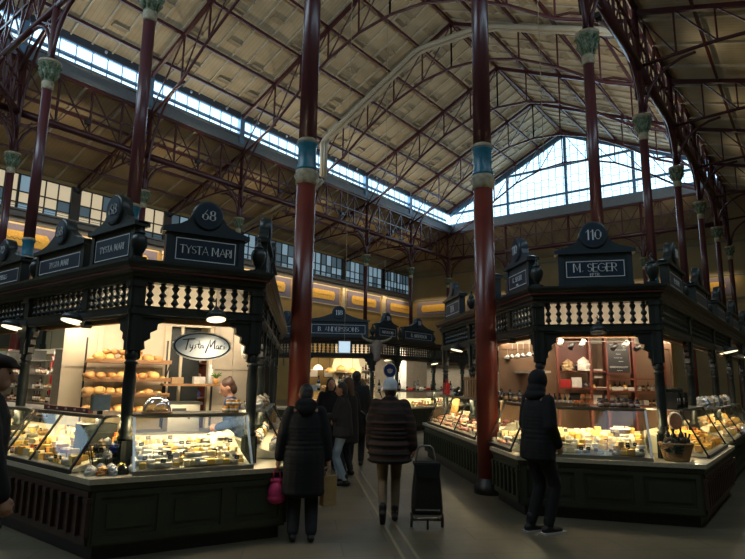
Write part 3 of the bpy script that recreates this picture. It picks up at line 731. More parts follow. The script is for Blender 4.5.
def sign(fr, x, zb, w, num, txt, sub, label, fz=(.17, .34), top=.44, disc=.15, tsize=.09, lit='bluegrey', plain=False, sp=1.08, group='name boards on the stall cornices'):
    """a name board with number disc; origin at its foot"""
    p = fr.w(x, -.02, zb)
    t = thing('stall_sign', label, 'sign', p, fr.a, None)
    h = w / 2; 
    mb = MB().box(-h, h, -.045, .045, 0, top).box(-h - .03, h + .03, -.07, .06, 0, .05)
    mb.box(-h - .025, -h + .04, -.06, .05, .05, top).box(h - .04, h + .025, -.06, .05, .05, top)
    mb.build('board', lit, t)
    W2 = h + .07
    poly = [(-W2, top), (-W2, top + .03), (-W2 * .82, top + .055), (-W2 * .62, top + .08), (-W2 * .44, top + .13), (-disc * 1.05, top + .22), (-disc * .7, top + .26), (disc * .7, top + .26), (disc * 1.05, top + .22), (W2 * .44, top + .13), (W2 * .62, top + .08), (W2 * .82, top + .055), (W2, top + .03), (W2, top)]
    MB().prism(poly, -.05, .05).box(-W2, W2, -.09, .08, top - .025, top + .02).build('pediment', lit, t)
    zc = top + .05 + disc * 1.05
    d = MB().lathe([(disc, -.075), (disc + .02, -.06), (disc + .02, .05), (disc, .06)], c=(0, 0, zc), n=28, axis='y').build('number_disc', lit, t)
    MB().lathe([(disc * .86, -.079), (disc * .86, -.07)], c=(0, 0, zc), n=28, axis='y').build('disc_face', 'navy', d)
    fw2 = h - .07
    f = MB().box(-fw2, fw2, -.052, -.04, fz[0], fz[1]).build('name_panel', 'navy', t)
    mb = MB(); e = .009
    a0, a1, c0, c1 = -fw2, fw2, fz[0], fz[1]
    mb.add([(a0, -.055, c0), (a1, -.055, c0), (a1, -.055, c1), (a0, -.055, c1), (a0 + e, -.055, c0 + e), (a1 - e, -.055, c0 + e), (a1 - e, -.055, c1 - e), (a0 + e, -.055, c1 - e)], [(0, 1, 5, 4), (1, 2, 6, 5), (2, 3, 7, 6), (3, 0, 4, 7)])
    mb.build('border_line', 'letter', f)
    if num: text('number_lettering', num, disc * 1.02, t, (0, -.082, zc), m='letter')
    if txt: text('name_lettering', txt, tsize, t, (0, -.056, (fz[0] + fz[1]) / 2 + (.018 if sub else 0)), spacing=sp)
    if sub: text('small_lettering', sub, tsize * .38, t, (0, -.056, fz[0] + .03), spacing=1.3)
    return t
URN = None
def urn(fr, x, zb, label):
    global URN
    p = fr.w(x, 0, zb)
    if URN is None:
        URN = thing('urn_finial', label, 'finial', p, 0, None)
        MB().box(-.06, .06, -.06, .06, 0, .05).lathe([(.035, .05), (.03, .08), (.05, .10), (.075, .15), (.085, .21), (.07, .26), (.04, .29)], n=16).build('body', 'stall', URN)
        MB().lathe([(.05, .285), (.055, .30), (.03, .33), (.015, .37), (.022, .39), (.006, .42)], n=12).build('lid', 'stall', URN)
        return URN
    return dup(URN, p, label=label)

# ---- left block canopy (stall 68)
frL = {i: side_frame(AL, i) for i in range(3)}
lenLs = frL[0][1]; lenLf = frL[1][1]
ls = lambda t: lenLs - t            # distance measured back from the corner
sidesL = {0: [(ls(5.5), 1), (ls(4.0), 0), (ls(2.43), 1), (ls(.97), 0), (ls(0), 1)], 1: [(0, 1), (lenLf, 1)], 2: [(0, 1), (1.25, 1), (2.6, 1), (4.0, 1), (5.6, 1)]}
canopy('stall_canopy', 'dark green carved stall canopy of the left corner stall with the oval sign', AL, sidesL, 2.235, 2.475)
zt = 2.675
f0, f1, f2 = frL[0][0], frL[1][0], frL[2][0]
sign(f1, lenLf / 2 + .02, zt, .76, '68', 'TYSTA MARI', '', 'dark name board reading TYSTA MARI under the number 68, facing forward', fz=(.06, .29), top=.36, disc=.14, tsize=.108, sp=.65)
sign(f0, ls(.44), zt, .82, '68', 'TYSTA MARI', '', 'dark name board reading TYSTA MARI seen at an angle, next to the 68 board', fz=(.07, .30), top=.39, disc=.15, tsize=.088, lit='stall')
sign(f0, ls(1.64), zt, 1.16, '68', 'TYSTA MARI', '', 'dark name board reading TYSTA MARI farther left beside the urn finial', fz=(.07, .24), top=.34, disc=.14, tsize=.088, lit='stall')
sign(f0, ls(3.35), zt, 1.25, '70', 'SANDBERG', '', 'dark name board reading SANDBERG at the left edge', fz=(.07, .24), top=.34, disc=.14, tsize=.088, lit='stall')
sign(f2, .62, zt, .8, '', '', '', 'name board seen edge on above the aisle side of the left stall', lit='stall')
sign(f2, 1.9, zt, .8, '', '', '', 'second name board seen edge on along the aisle side of the left stall', lit='stall')
urn(f1, -.02, zt, 'dark urn finial between the two front TYSTA MARI boards')
urn(f1, lenLf, zt, 'dark urn finial at the right corner of the left stall')
urn(f0, ls(2.43), zt, 'dark urn finial left of the middle TYSTA MARI board')
urn(f2, 1.25, zt, 'dark urn finial on the aisle side of the left stall')

# ---- right block canopy (stall 110)
frR = {i: side_frame(AR, i) for i in range(3)}
la = frR[0][1]; lf = frR[1][1]; ra = lambda t: la - t
sidesR = {0: [(ra(4.85), 1), (ra(2.93), 1), (ra(.95), 0), (ra(0), 1)], 1: [(0, 1), (lf, 1)], 2: [(0, 1), (2.1, 1), (4.55, 1), (7.0, 1), (9.4, 1), (11.8, 1), (14.2, 1), (16.6, 1)]}
canopy('stall_canopy', 'dark blue-green carved stall canopy of the right corner stall with number 110', AR, sidesR, 2.28, 2.56)
zr = 2.76
g0, g1, g2 = frR[0][0], frR[1][0], frR[2][0]
sign(g1, lf / 2 + .02, zr, .84, '110', 'M. SEGER', 'EFTR.', 'dark name board reading M. SEGER under the number 110', fz=(.12, .33), top=.45, disc=.16, tsize=.138, sp=.75)
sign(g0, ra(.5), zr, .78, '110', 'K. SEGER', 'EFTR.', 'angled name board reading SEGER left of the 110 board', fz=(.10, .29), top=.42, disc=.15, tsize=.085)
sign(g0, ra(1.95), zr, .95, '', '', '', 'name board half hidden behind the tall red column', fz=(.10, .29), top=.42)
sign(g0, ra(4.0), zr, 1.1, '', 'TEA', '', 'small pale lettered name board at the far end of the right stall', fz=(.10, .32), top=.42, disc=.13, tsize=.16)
for k, (x, s2) in enumerate(((1.15, 'SEGER'), (3.35, ''), (5.8, ''), (8.2, ''), (10.6, ''), (13.0, ''))):
    sign(g2, x, zr, 1.2 if k else 1.0, '110' if k == 0 else '', 'K. SEGER' if k == 0 else '', '', 'dark name board on the right side of the right stall, %s from the corner' % ORD[k], fz=(.10, .29), top=.40, disc=.15, tsize=.09, lit='stall')
urn(g1, 0, zr, 'dark urn finial at the left of the 110 board')
urn(g1, lf, zr, 'dark urn finial at the right of the 110 board')
urn(g0, ra(2.93), zr, 'dark urn finial on the aisle side of the right stall behind the column')
for k, x in enumerate((2.1, 4.55, 7.0, 9.4)): urn(g2, x, zr, 'dark urn finial on the right side of the right stall, %s from the corner' % ORD[k])

# ---- centre block canopy
frM = {i: side_frame(AM, i) for i in range(3)}
lm0, lmf = frM[0][1], frM[1][1]
canopy('stall_canopy', 'dark carved canopy of the middle stalls at the end of the aisle', AM, {0: [(lm0 - 3, 1), (lm0 - 1.5, 1), (lm0, 1)], 1: [(0, 1), (lmf, 1)], 2: [(0, 1), (1.25, 1), (3.4, 1), (5.4, 1), (7.4, 1)]}, 2.31, 2.57)
m0, m1, m2 = frM[0][0], frM[1][0], frM[2][0]
sign(m1, lmf / 2 - .02, 2.77, 1.72, '118', 'B. ANDERSSONS', '', 'wide dark name board reading B. ANDERSSONS above the end of the aisle', fz=(.10, .36), top=.48, disc=.18, tsize=.17)
sign(m2, .66, 2.77, .95, '118', 'ANDERSSONS', '', 'small dark name board just right of the mounted bull head', fz=(.10, .32), top=.42, disc=.16, tsize=.10)
sign(m2, 2.4, 2.77, 1.7, '118', 'B. ANDERSSON', '', 'dark name board of the middle stall farthest right', fz=(.10, .32), top=.42, disc=.16, tsize=.14)
sign(m0, lm0 - .75, 2.77, 1.0, '', '', '', 'name board at the left end of the middle stall', fz=(.10, .32), top=.42)
for k, x in enumerate((0, 1.4, 3.4)): urn(m2, x, 2.77, 'dark urn finial on the middle stall canopy, %s from the bull head' % ORD[k])

# ---- counters
def counter(name, label, pts, side, zt=.68, depth=1.15, cat='counter', red_side=None, panels=True, groups=None):
    """pts: plan polyline of the ledge edge"""
    org = pts[0]
    t = thing(name, label, cat, (org[0], org[1], 0), 0, None)
    MB().sweep(pts, [(0, zt - .045), (0, zt), (-depth, zt), (-depth, zt - .045)], org=org).build('ledge', 'stone', t)
    MB().sweep(pts, [(-.03, zt - .10), (-.015, zt - .045), (-.3, zt - .045), (-.3, zt - .10)], org=org).build('moulding', 'counter', t)
    MB().sweep(pts, [(-.05, .12), (-.05, zt - .10), (-depth + .02, zt - .10), (-depth + .02, .12)], org=org).build('body', 'counter', t)
    MB().sweep(pts, [(-.11, 0), (-.11, .12), (-depth + .1, .12), (-depth + .1, 0)], org=org).build('plinth', 'black', t)
    # framed panels or closely set slats on the faces
    for i in range(len(pts) - 1):
        fr, L = side_frame(pts, i); m = 'counter_red' if red_side and i in red_side else 'counter'
        kind = side[i]
        ang = fr.a; w = fr.o - Vector((org[0], org[1], 0))
        mb = MB().box(.06, L - .06, .03, .052, .14, .20).box(.06, L - .06, .03, .052, zt - .16, zt - .11)
        mb.build('rail', m, t, w, ang)
        if m != 'counter': MB().box(.055, L - .055, .040, .0505, .125, zt - .10).build('backing_board', m, t, w, ang)
        if kind == 'slat':
            n = max(3, int(L / .16)); st = (L - .12) / n; m2 = None
            for k in range(min(n + 1, 90)):
                x = .06 + st * k; q = fr.w(x, 0) - Vector((org[0], org[1], 0))
                if m2 is None: m2 = MB().box(-.022, .022, .012, .052, .2, zt - .16).prism([(-.035, zt - .20), (.035, zt - .20), (.035, zt - .16), (-.035, zt - .16)], .005, .052).build('slat_post', m, t, q, ang)
                else: copy_part(m2, t, q, ang)
        else:
            n = max(1, round(L / .62)); st = (L - .12) / n
            for k in range(n):
                x = .06 + st * k
                MB().box(x, x + .05, .03, .052, .2, zt - .16).box(x + st - .05, x + st, .03, .052, .2, zt - .16).box(x + .10, x + st - .10, .036, .05, .26, zt - .22).build('panel', m, t, w, ang)
    return t
CL2 = [(2.535, 9.5), L1, L2, pt(L2, PI / 4, 2.05)]
counter('stall_counter', 'dark stall counter with pale stone ledge under the left corner stall', CL2, ['slat', 'panel', 'panel'], .68, 1.0, red_side=(0,))
counter('stall_counter', 'far part of the left stall counter beyond the tall column', [pt(L2, PI / 4, 2.62), pt(L2, PI / 4, 7.4)], ['panel'], .68, 1.0)
CRn = [pt(R1, PI / 4, .98), R1, R2, (R2[0] + 2.6, R2[1])]
counter('stall_counter', 'dark stall counter with pale stone ledge under the number 110 stall', CRn, ['slat', 'panel', 'slat'], .68, 1.0, red_side=(2,))
counter('stall_counter', 'long slatted green counter running up the aisle left of the tall column', [pt(R1, PI / 4, 5.3), pt(R1, PI / 4, 1.45)], ['slat'], .68, 1.0)
counter('stall_counter', 'counter continuing along the right side of the right stall', [(R2[0] + 2.95, R2[1] + .12), (R2[0] + 14, R2[1] + .12)], ['slat'], .68, 1.0)
CMs = offset([(AM[1][0], AM[1][1] + 3), AM[1], AM[2], (AM[2][0] + 7, AM[2][1])], -.45)
counter('stall_counter', 'counter of the middle stalls at the end of the aisle', CMs, ['panel', 'panel', 'panel'], .72, .8)
# ---- interiors of the stall blocks
def P3(fr, x, y, z=0): return fr.w(x, y, z)
def core_wall(fr, x0, x1, y, z0, z1, name, label, m='cream', n=3, t=.08):
    """panelled back wall of a stall, on side frame fr at depth y"""
    q = fr.w(x0, y); o = thing(name, label, 'stall wall', q, fr.a); W2 = x1 - x0
    MB().box(0, W2, 0, t, z0, z1).build('board', m, o)
    mb = MB()
    for k in range(n + 1): x = W2 * k / n; mb.box(max(0, x - .03), min(W2, x + .03), -.02, 0, z0, z1)
    for z in (z0 + .02, (z0 + z1) / 2 + .2, z1 - .06): mb.box(0, W2, -.018, 0, z - .02, z + .04)
    mb.build('panel_frame', m, o)
    return o
# left stall 68: cream walls, opening frame, pillar
core_wall(f1, -.55, .62, 1.72, 0, 2.95, 'stall_back_wall', 'cream panelled wall behind the bread shelves of the left stall', 'cream', 3)
core_wall(f1, 1.22, 1.82, 1.72, 0, 2.95, 'stall_back_wall', 'beige wall to the right of the oval sign behind the shop assistant', 'cream2', 2)
q = f1.w(.62, 1.75)
o = thing('doorway_frame', 'cream framed opening in the back wall behind the oval sign', 'doorway', q, f1.a)
MB().box(0, .05, -.03, .08, 0, 2.3).box(.55, .6, -.03, .08, 0, 2.3).box(0, .6, -.03, .08, 2.2, 2.3).box(.18, .21, -.02, .04, 0, 2.2).build('frame', 'cream', o)
MB().box(0, .6, -.01, .10, 2.3, 2.95).build('overpanel', 'cream', o)
MB().box(0.05, .55, .5, .55, 0, 2.3).build('dark_back', 'stall', o)
o = tag(MB().box(-.15, .15, -.15, .15, 0, 2.9).box(-.17, .17, -.17, .17, 2.1, 2.16).box(-.17, .17, -.17, .17, 0, .3).build('square_pillar', 'cream', None, f0.w(ls(3.12), 1.0), f0.a), 'square cream pillar left of the bread shelves', 'pillar')
core_wall(f0, ls(5.6), ls(3.9), 2.4, 0, 2.9, 'stall_back_wall', 'grey-beige wall at the back of the far left stall', 'ochre_dark', 3)
core_wall(f0, ls(11), ls(5.5), 3.3, 0, 2.9, 'stall_back_wall', 'beige wall far left behind the glass shelves', 'ochre_dark', 4)
# wall along aisle side of the left block
core_wall(f2, 1.2, 4.8, 1.9, 0, 2.9, 'stall_back_wall', 'beige wall deep inside the aisle side of the left stall', 'cream2', 4)
# right stall 110: red-brown shelving wall
core_wall(g1, -.6, 1.9, 1.75, 0, 2.95, 'stall_back_wall', 'beige wall behind the red-brown shelves of the 110 stall', 'cream2', 4)
M['dark_panel'] = mat('brown_wall_dimming', (.20, .115, .06), .6, noise=(3, (.14, .07, .035), .6))  # dimness of the stall interior put into a brown colour
core_wall(g1, -.6, 1.9, 1.66, 0, 2.14, 'wall_dimming_board', 'brown board darkening the lower wall behind the shelves of the 110 stall', 'dark_panel', 5, t=.05)  # added board that keeps the wall dim below the balusters
core_wall(g0, ra(5.2), ra(1.6), 2.2, 0, 2.95, 'stall_back_wall', 'beige wall behind the aisle side of the right stall', 'cream2', 4)
core_wall(g2, 1.9, 14, 2.3, 0, 2.95, 'stall_back_wall', 'ochre wall behind the right side stalls', 'yellow', 8)
# middle stall
core_wall(m1, -.3, 1.2, 2.6, 0, 2.95, 'stall_back_wall', 'warm yellow wall in the middle stall', 'yellow', 3)
core_wall(m2, .5, 2.6, 1.9, 0, 2.95, 'stall_back_wall', 'pale wall of the middle stall behind the blue round sign', 'cream', 2)
core_wall(m2, 3.2, 8, 3.2, 0, 2.95, 'stall_back_wall', 'beige wall at the far right of the middle stall', 'cream2', 5)
tag(MB().box(-.16, .16, -.16, .16, 0, 2.9).build('square_pillar', 'white', None, m2.w(2.7, .9), m2.a), 'white square pillar at the end of the aisle', 'pillar')
# stalls farther back: plain blocks seen through gaps between the front stalls
def far_block(x0, x1, y0, y1, label):
    t = thing('far_stall', label, 'market stall', ((x0 + x1) / 2, (y0 + y1) / 2, 0)); a2, b2 = (x1 - x0) / 2, (y1 - y0) / 2
    MB().box(-a2 + .5, a2 - .5, -b2 + .5, b2 - .5, 0, 2.9).build('core', 'cream2', t)
    MB().box(-a2, a2, -b2, b2, 2.3, 2.9).box(-a2 - .12, a2 + .12, -b2 - .12, b2 + .12, 2.8, 2.95).build('canopy', 'stall', t)
    MB().box(-a2 - .3, a2 + .3, -b2 - .3, b2 + .3, .1, .75).build('counter', 'counter', t)
    for sx in (-1, 1):
        for sy in (-1, 1): MB().box(sx * a2 - .07, sx * a2 + .07, sy * b2 - .07, sy * b2 + .07, .75, 2.3).build('post', 'stall', t)
    strip('far_stall_lamp', (x0 - .3, y0 + .3, 2.2), (x0 - .3, y1 - .3, 2.2), .1, 22, CREAM)
    strip('far_stall_lamp', (x0 + .3, y0 - .3, 2.2), (x1 - .3, y0 - .3, 2.2), .1, 22, CREAM)
    return t
far_block(25, 30, 5.5, 8.8, 'far stall block seen beyond the right end of the aisle')
far_block(24.5, 31, 13, 17, 'far stall block behind the middle stalls')
far_block(6.2, 10, 15.2, 19, 'far stall block seen through the left stall')
far_block(12.6, 16, 19.5, 23, 'far stall block behind the B. ANDERSSONS stall to the left')

# ---- lighting inside the stalls: strips on the back of the beam, case lamps
LL, DW = 9, 8
def stall_light(fr, x0, x1, y=.35, z=2.13, p=10, col=CREAM, w=.10, d=(0, .35, -1), up=.9):
    y, z = .13, z + .03
    dd = fr.ux * d[0] + fr.uy * d[1] + Vector((0, 0, d[2]))
    o = tag(MB().box(0, x1 - x0, -.04, .04, 0, .035).build('strip_lamp', 'black', None, fr.w(x0, y, z + .01), fr.a), None, 'lamp')
    strip('stall_lamp', fr.w(x0, y, z), fr.w(x1, y, z), w, p * 1.3, col, dd)
    strip('stall_uplight', fr.w(x0, y + .05, z + .05), fr.w(x1, y + .05, z + .05), w, p * up, col, fr.uy + Vector((0, 0, .25)))
    return o
def lbl(o, s, g=None): o['label'] = s; 
lbl(stall_light(f1, .1, 1.1, .40, 2.13, 14), 'slim strip lamp under the front beam of the left stall')
lbl(stall_light(f0, ls(.9), ls(.15), .4, 2.13, 9, up=.2), 'slim strip lamp over the left corner of the left stall')
lbl(stall_light(f0, ls(2.35), ls(1.0), .4, 2.13, 11, up=.2), 'slim strip lamp over the left side display case')
lbl(stall_light(f0, ls(5.2), ls(2.6), .4, 2.13, 16, up=.2), 'slim strip lamp over the far left counter')
lbl(stall_light(f2, .1, 1.9, .45, 2.13, 9), 'slim strip lamp over the aisle side of the left stall')
lbl(stall_light(f2, 2.2, 5.0, .45, 2.13, 12), 'slim strip lamp over the far aisle side of the left stall')
lbl(stall_light(g1, .08, lf - .08, .42, 2.17, 10), 'slim strip lamp under the front beam of the 110 stall')
lbl(stall_light(g0, ra(2.8), ra(.1), .42, 2.17, 14), 'slim strip lamp over the near aisle case of the right stall')
lbl(stall_light(g0, ra(4.8), ra(3.0), .42, 2.17, 12), 'slim strip lamp over the far aisle case of the right stall')
lbl(stall_light(g2, .15, 2.0, .42, 2.17, 9), 'slim strip lamp over the right corner case')
lbl(stall_light(g2, 2.3, 9.0, .42, 2.17, 26), 'slim strip lamp along the right side stalls')
lbl(stall_light(m1, .1, lmf - .1, .5, 2.2, 26), 'slim strip lamp inside the middle stall front')
lbl(stall_light(m2, .2, 3.2, .5, 2.2, 30), 'slim strip lamp inside the middle stall right side')
lbl(stall_light(m2, 3.5, 7.0, .5, 2.2, 24), 'slim strip lamp at the far right of the middle stall')

# ---- glass display cases
def case(fr, x0, x1, label, bars=(), y0=-.40, y1=-.14, zb=.68, zt=1.18, yb=.30, power=5, shelf='darksteel', endl=True, endr=True, strips=True):
    """sloped glass front from (y0, zb) to (y1, zt), flat glass top back to yb; origin on the ledge at the left end"""
    t = thing('display_case', label, 'display case', fr.w(x0, 0, zb), fr.a); L = x1 - x0; h = zt - zb
    g = MB().add([(0, y0, .03), (L, y0, .03), (L, y1, h - .01), (0, y1, h - .01)], [(0, 1, 2, 3)])
    g.build('front_glass', 'caseglass', t)
    for e, x in ((endl, .005), (endr, L - .005)):
        if e: MB().add([(x, y0, .03), (x, yb, .03), (x, yb, h - .01), (x, y1, h - .01)], [(0, 1, 2, 3)]).build('end_glass', 'caseglass', t)
    MB().box(-.01, L + .01, y1 - .02, yb, h, h + .018).build('top_shelf', 'steel', t)
    MB().box(-.01, L + .01, y0 - .02, y0 + .012, 0, .04).build('bottom_rail', shelf, t)
    for x in [0, L] + list(bars):
        MB().beam((x, y0, .03), (x, y1, h), .022, .018).build('glass_bar', 'steel' if shelf == 'steel' else 'darksteel', t)
    MB().prism([(y0 + .02, .01), (y0 + .02, .03), (-.05, .125), (yb - .05, .25), (yb - .05, .01)], .01, L - .01, plane='yz').build('tray', 'tray', t)
    MB().box(0, L, yb - .02, yb, 0, .28).build('back_panel', 'tray', t) if power > 0 else None
    MB().box(.02, L - .02, y1 + .01, y1 + .035, h - .02, h - .004).build('lamp_housing', 'steel', t)
    if power: strip('case_lamp', fr.w(x0 + .03, y1 + .03, zb + h - .03), fr.w(x1 - .03, y1 + .03, zb + h - .03), .02, power * 4.6, (1, .79, .44), fr.uy * .55 + Vector((0, 0, -1)))
    return t
case(f1, .05, 1.13, 'glass cheese case under the oval sign at the front of the left stall', zt=1.18, shelf='steel', power=2.6)
case(f0, ls(1.62), ls(.13), 'sloped glass cheese case on the left side of the left stall', bars=(.62,), zt=1.16, y0=-.42, power=3.4)
case(f0, ls(3.9), ls(1.75), 'sloped glass case at the far left edge beside the person in black', bars=(1.0,), zt=1.16, y0=-.42, power=3)
case(f2, .25, 2.2, 'glass case with wrapped goods on the aisle side of the left stall', zt=1.18, power=2.2)
case(g1, .04, 1.18, 'glass cheese case below the 110 board', zt=1.24, shelf='steel', power=2.6)
case(g0, ra(.92), ra(.06), 'glass meat case between the tall column and the hooded man', zt=1.25, power=3)
case(g0, ra(4.75), ra(1.55), 'long glass meat case along the aisle left of the tall column', bars=(1.0, 2.0), zt=1.25, power=7)
case(g2, .35, 2.0, 'sloped glass case at the right corner behind the basket', zt=1.22, power=3)
case(g2, 2.9, 6.5, 'glass case farther along the right side', bars=(1.2, 2.4), zt=1.15, power=4)
case(m1, .1, lmf - .1, 'glass case in front of the middle stall', zt=1.2, power=2.5)
case(m2, .2, 5.0, 'long white lit case on the right side of the middle stall', zt=1.2, power=7)

# ---- pendant lamps and the lit flat lamps
M['lampshade'] = mat('dark_lamp_enamel', (.05, .06, .06), .35)
def pendant(fr, x, y, z, label, on=True, r=.10, tilt=.22):
    t = thing('pendant_lamp', label, 'lamp', fr.w(x, y, z), (-tilt, 0, fr.a), None)
    MB().lathe([(r, 0), (r * .92, .05), (r * .6, .085), (.03, .10), (.02, .13)], n=24).build('lamp_shade', 'lampshade', t)
    MB().lathe([(r * .93, -.012), (r * .93, -.002)], n=24).build('bulb_glass', 'lampon' if on else 'white', t)
    MB().beam((0, 0, .12), (0, 0, .22), .012).beam((0, 0, .2), (0, -y if False else .1, .22), .012).build('stem', 'black', t)
    return t
pendant(f1, .735, -.24, 2.13, 'dark dome lamp under the front beam of the left stall')
pendant(g1, .71, -.12, 2.17, 'dark dome lamp below the 110 board', on=False)
pendant(f0, ls(1.12), -.06, 2.13, 'round lit lamp below the middle TYSTA MARI board', r=.15)
pendant(f0, ls(2.72), -.06, 2.13, 'round lit lamp at the left edge under the canopy', r=.16)
pendant(g2, 5.9, -.1, 2.2, 'long lit lamp under the right side canopy, first of two', r=.2)
pendant(g2, 9.6, -.1, 2.25, 'long lit lamp under the right side canopy, at the frame edge', r=.25)
pendant(g0, ra(3.6), -.1, 2.13, 'lit flat lamp under the far end of the right stall canopy', r=.12)
pendant(m2, 3.0, -.3, 2.1, 'lit flat lamp under the middle stall canopy', r=.12)
pendant(m2, 1.9, .8, 2.2, 'lit lamp inside the middle stall', r=.15)
for x in (.73,): spot('pendant_light', f1.w(x, -.26, 2.11), f1.w(x, .05, 0), 30, CREAM, 110, .06)
for x in (1.12, 2.72): spot('pendant_light', f0.w(ls(x), -.06, 2.11), f0.w(ls(x), 0, 0), 7, CREAM, 120, .08)
spot('pendant_light', g0.w(ra(3.6), -.1, 2.15), g0.w(ra(3.6), -.1, 0), 8, CREAM, 120, .08)
spot('pendant_light', g2.w(5.9, -.1, 2.18), g2.w(5.9, -.1, 0), 8, CREAM, 120, .08)
# ================================================================ goods
def g(name, col, rough=.5, col2=None, sc=20, **k): M[name] = mat(name, col, rough, noise=(sc, col2 or tuple(c * .7 for c in col), .8), **k)
g('cheese_yellow', (.90, .60, .14), col2=(.8, .45, .08)); g('cheese_pale', (.90, .74, .42), col2=(.8, .6, .3)); g('cheese_white', (.88, .82, .66), col2=(.8, .7, .5)); g('cheese_orange', (.88, .42, .07), col2=(.8, .35, .06))
g('rind_brown', (.50, .28, .09)); g('rind_grey', (.50, .45, .33)); g('rind_white', (.72, .68, .58)); g('rind_red', (.35, .05, .02))
g('blue_cheese', (.60, .60, .48), col2=(.12, .20, .22), sc=60)
g('meat_red', (.45, .07, .05), .35, (.70, .35, .28), 35); g('meat_pink', (.70, .28, .20), .4, (.80, .55, .45), 30); g('salmon', (.80, .28, .12), .3, (.85, .50, .30), 30)
g('sausage', (.22, .05, .03), .35); g('green_leaf', (.10, .20, .03), .5)
g('crust', (.50, .22, .06), .6, (.72, .40, .13), 14); g('crust_pale', (.76, .46, .15), .6, (.60, .30, .08), 14)
g('paper_white', (.70, .66, .56), .6); g('kraft', (.42, .28, .14), .7); g('foil', (.5, .5, .5), .25, metal=.7)
g('wicker', (.48, .27, .11), .7, sc=60); g('glass_dark', (.015, .022, .014), .08, spec=.8); g('glass_brown', (.08, .03, .012), .1, spec=.8)
g('orange_jar', (.62, .16, .02), .15, (.5, .10, .015)); g('red_jar', (.25, .02, .015), .12); g('honey', (.60, .28, .03), .15)
g('pink_bag', (.62, .04, .16), .55); g('red_paint', (.45, .02, .02), .4); g('label_white', (.65, .63, .55), .6); g('blue_paint', (.02, .05, .22), .4)
g('blue_shirt', (.035, .075, .17), .8)
M['film'] = glass('clear_wrapping_film', (.86, .88, .88), .3)
PROTO = {}
def proto(key, mb, mats, name):
    o = mb.build(name, mats); PROTO[key] = (o.data, name); bpy.data.objects.remove(o)
def put(key, loc, rot, label, cat, group=None, scale=1.):
    me, name = PROTO[key]; o = bpy.data.objects.new(name, me); COL.objects.link(o); o.location = loc
    o.rotation_euler = rot if isinstance(rot, (tuple, list)) else (0, 0, rot)
    o.scale = scale if isinstance(scale, (tuple, list)) else (scale,) * 3
    return tag(o, label, cat, group)
def wedge_mb(r=.075, h=.04, ang=42):
    pts = [(0, 0)] + [(r * cos(rad(a)), r * sin(rad(a))) for a in range(-ang // 2, ang // 2 + 1, 6)]
    n = len(pts); off = r * .5
    v = [(x - off, y, 0) for x, y in pts] + [(x - off, y, h) for x, y in pts]
    mb = MB().add(v, [list(reversed(range(n))), list(range(n, 2 * n)), (0, 1, n + 1, n), (n - 1, 0, n, 2 * n - 1)], 0)
    mb.add(v, [(i, i + 1, n + i + 1, n + i) for i in range(1, n - 1)], 1); return mb
def rblock(a, b, c, r=.006, mi=0):
    """block with softened edges"""
    mb = MB(); pts = []
    P = [(-a + r, -b), (a - r, -b), (a, -b + r), (a, b - r), (a - r, b), (-a + r, b), (-a, b - r), (-a, -b + r)]
    Q = [(x * .94, y * .94) for x, y in P]
    v = [(x, y, 0) for x, y in Q] + [(x, y, r) for x, y in P] + [(x, y, c - r) for x, y in P] + [(x, y, c) for x, y in Q]
    f = [list(reversed(range(8))), list(range(24, 32))]
    for j in range(3): f += [(j * 8 + i, j * 8 + (i + 1) % 8, j * 8 + 8 + (i + 1) % 8, j * 8 + 8 + i) for i in range(8)]
    return mb.add(v, f, mi)
CH = {'yellow': ('cheese_yellow', 'rind_brown'), 'pale': ('cheese_pale', 'rind_grey'), 'white': ('cheese_white', 'rind_white'), 'orange': ('cheese_orange', 'rind_red'), 'blue-veined': ('blue_cheese', 'rind_grey')}
for c, (m1_, m2_) in CH.items():
    proto('wedge_' + c, wedge_mb(), [m1_, m2_], 'cheese_wedge')
    proto('bigwedge_' + c, wedge_mb(.11, .075, 54), [m1_, m2_], 'cheese_wedge')
    proto('block_' + c, rblock(.045, .034, .05), [m1_], 'cheese_block')
    proto('wheel_' + c, MB().lathe([(.052, 0), (.058, .008), (.058, .036), (.052, .044)], n=20), [m2_ if c != 'white' else 'rind_white'], 'round_cheese')
    h = MB(); n = 10; pts = [(.06 * cos(PI * k / n), .06 * sin(PI * k / n)) for k in range(n + 1)]
    h.prism([(x, y) for x, y in pts], 0, .055, plane='xy'); proto('half_' + c, h, [m1_], 'cheese_half')
proto('tag', MB().box(-.022, .022, -.002, .002, .028, .062, 0).box(-.014, .014, -.003, -.002, .042, .048, 1).box(-.001, .001, -.001, .001, 0, .03, 0), ['black', 'label_white'], 'price_tag')
proto('whitetag', MB().box(-.024, .024, -.002, .002, .012, .045, 0).box(-.014, .010, -.003, -.002, .028, .032, 1).box(-.001, .001, -.001, .001, 0, .02, 0), ['label_white', 'black'], 'price_tag')
def meat_mb():
    return MB().ell((0, 0, .022), (.06, .038, .022), 14, 8)
proto('steak', meat_mb(), ['meat_red'], 'meat_cut'); proto('pinkmeat', meat_mb(), ['meat_pink'], 'meat_cut'); proto('salmonpiece', rblock(.06, .03, .035, .01), ['salmon'], 'salmon_fillet')
proto('sausage', MB().path([(-.08, 0, .018), (-.05, .008, .018), (0, .014, .018), (.05, .008, .018), (.08, 0, .018)], [.006, .017, .018, .017, .006], 8), ['sausage'], 'sausage')
proto('leaves', MB().ell((0, 0, .015), (.045, .03, .012), 8, 5).ell((.02, .02, .02), (.03, .02, .012), 8, 5).ell((-.02, -.015, .022), (.03, .018, .010), 8, 5), ['green_leaf'], 'lettuce_garnish')
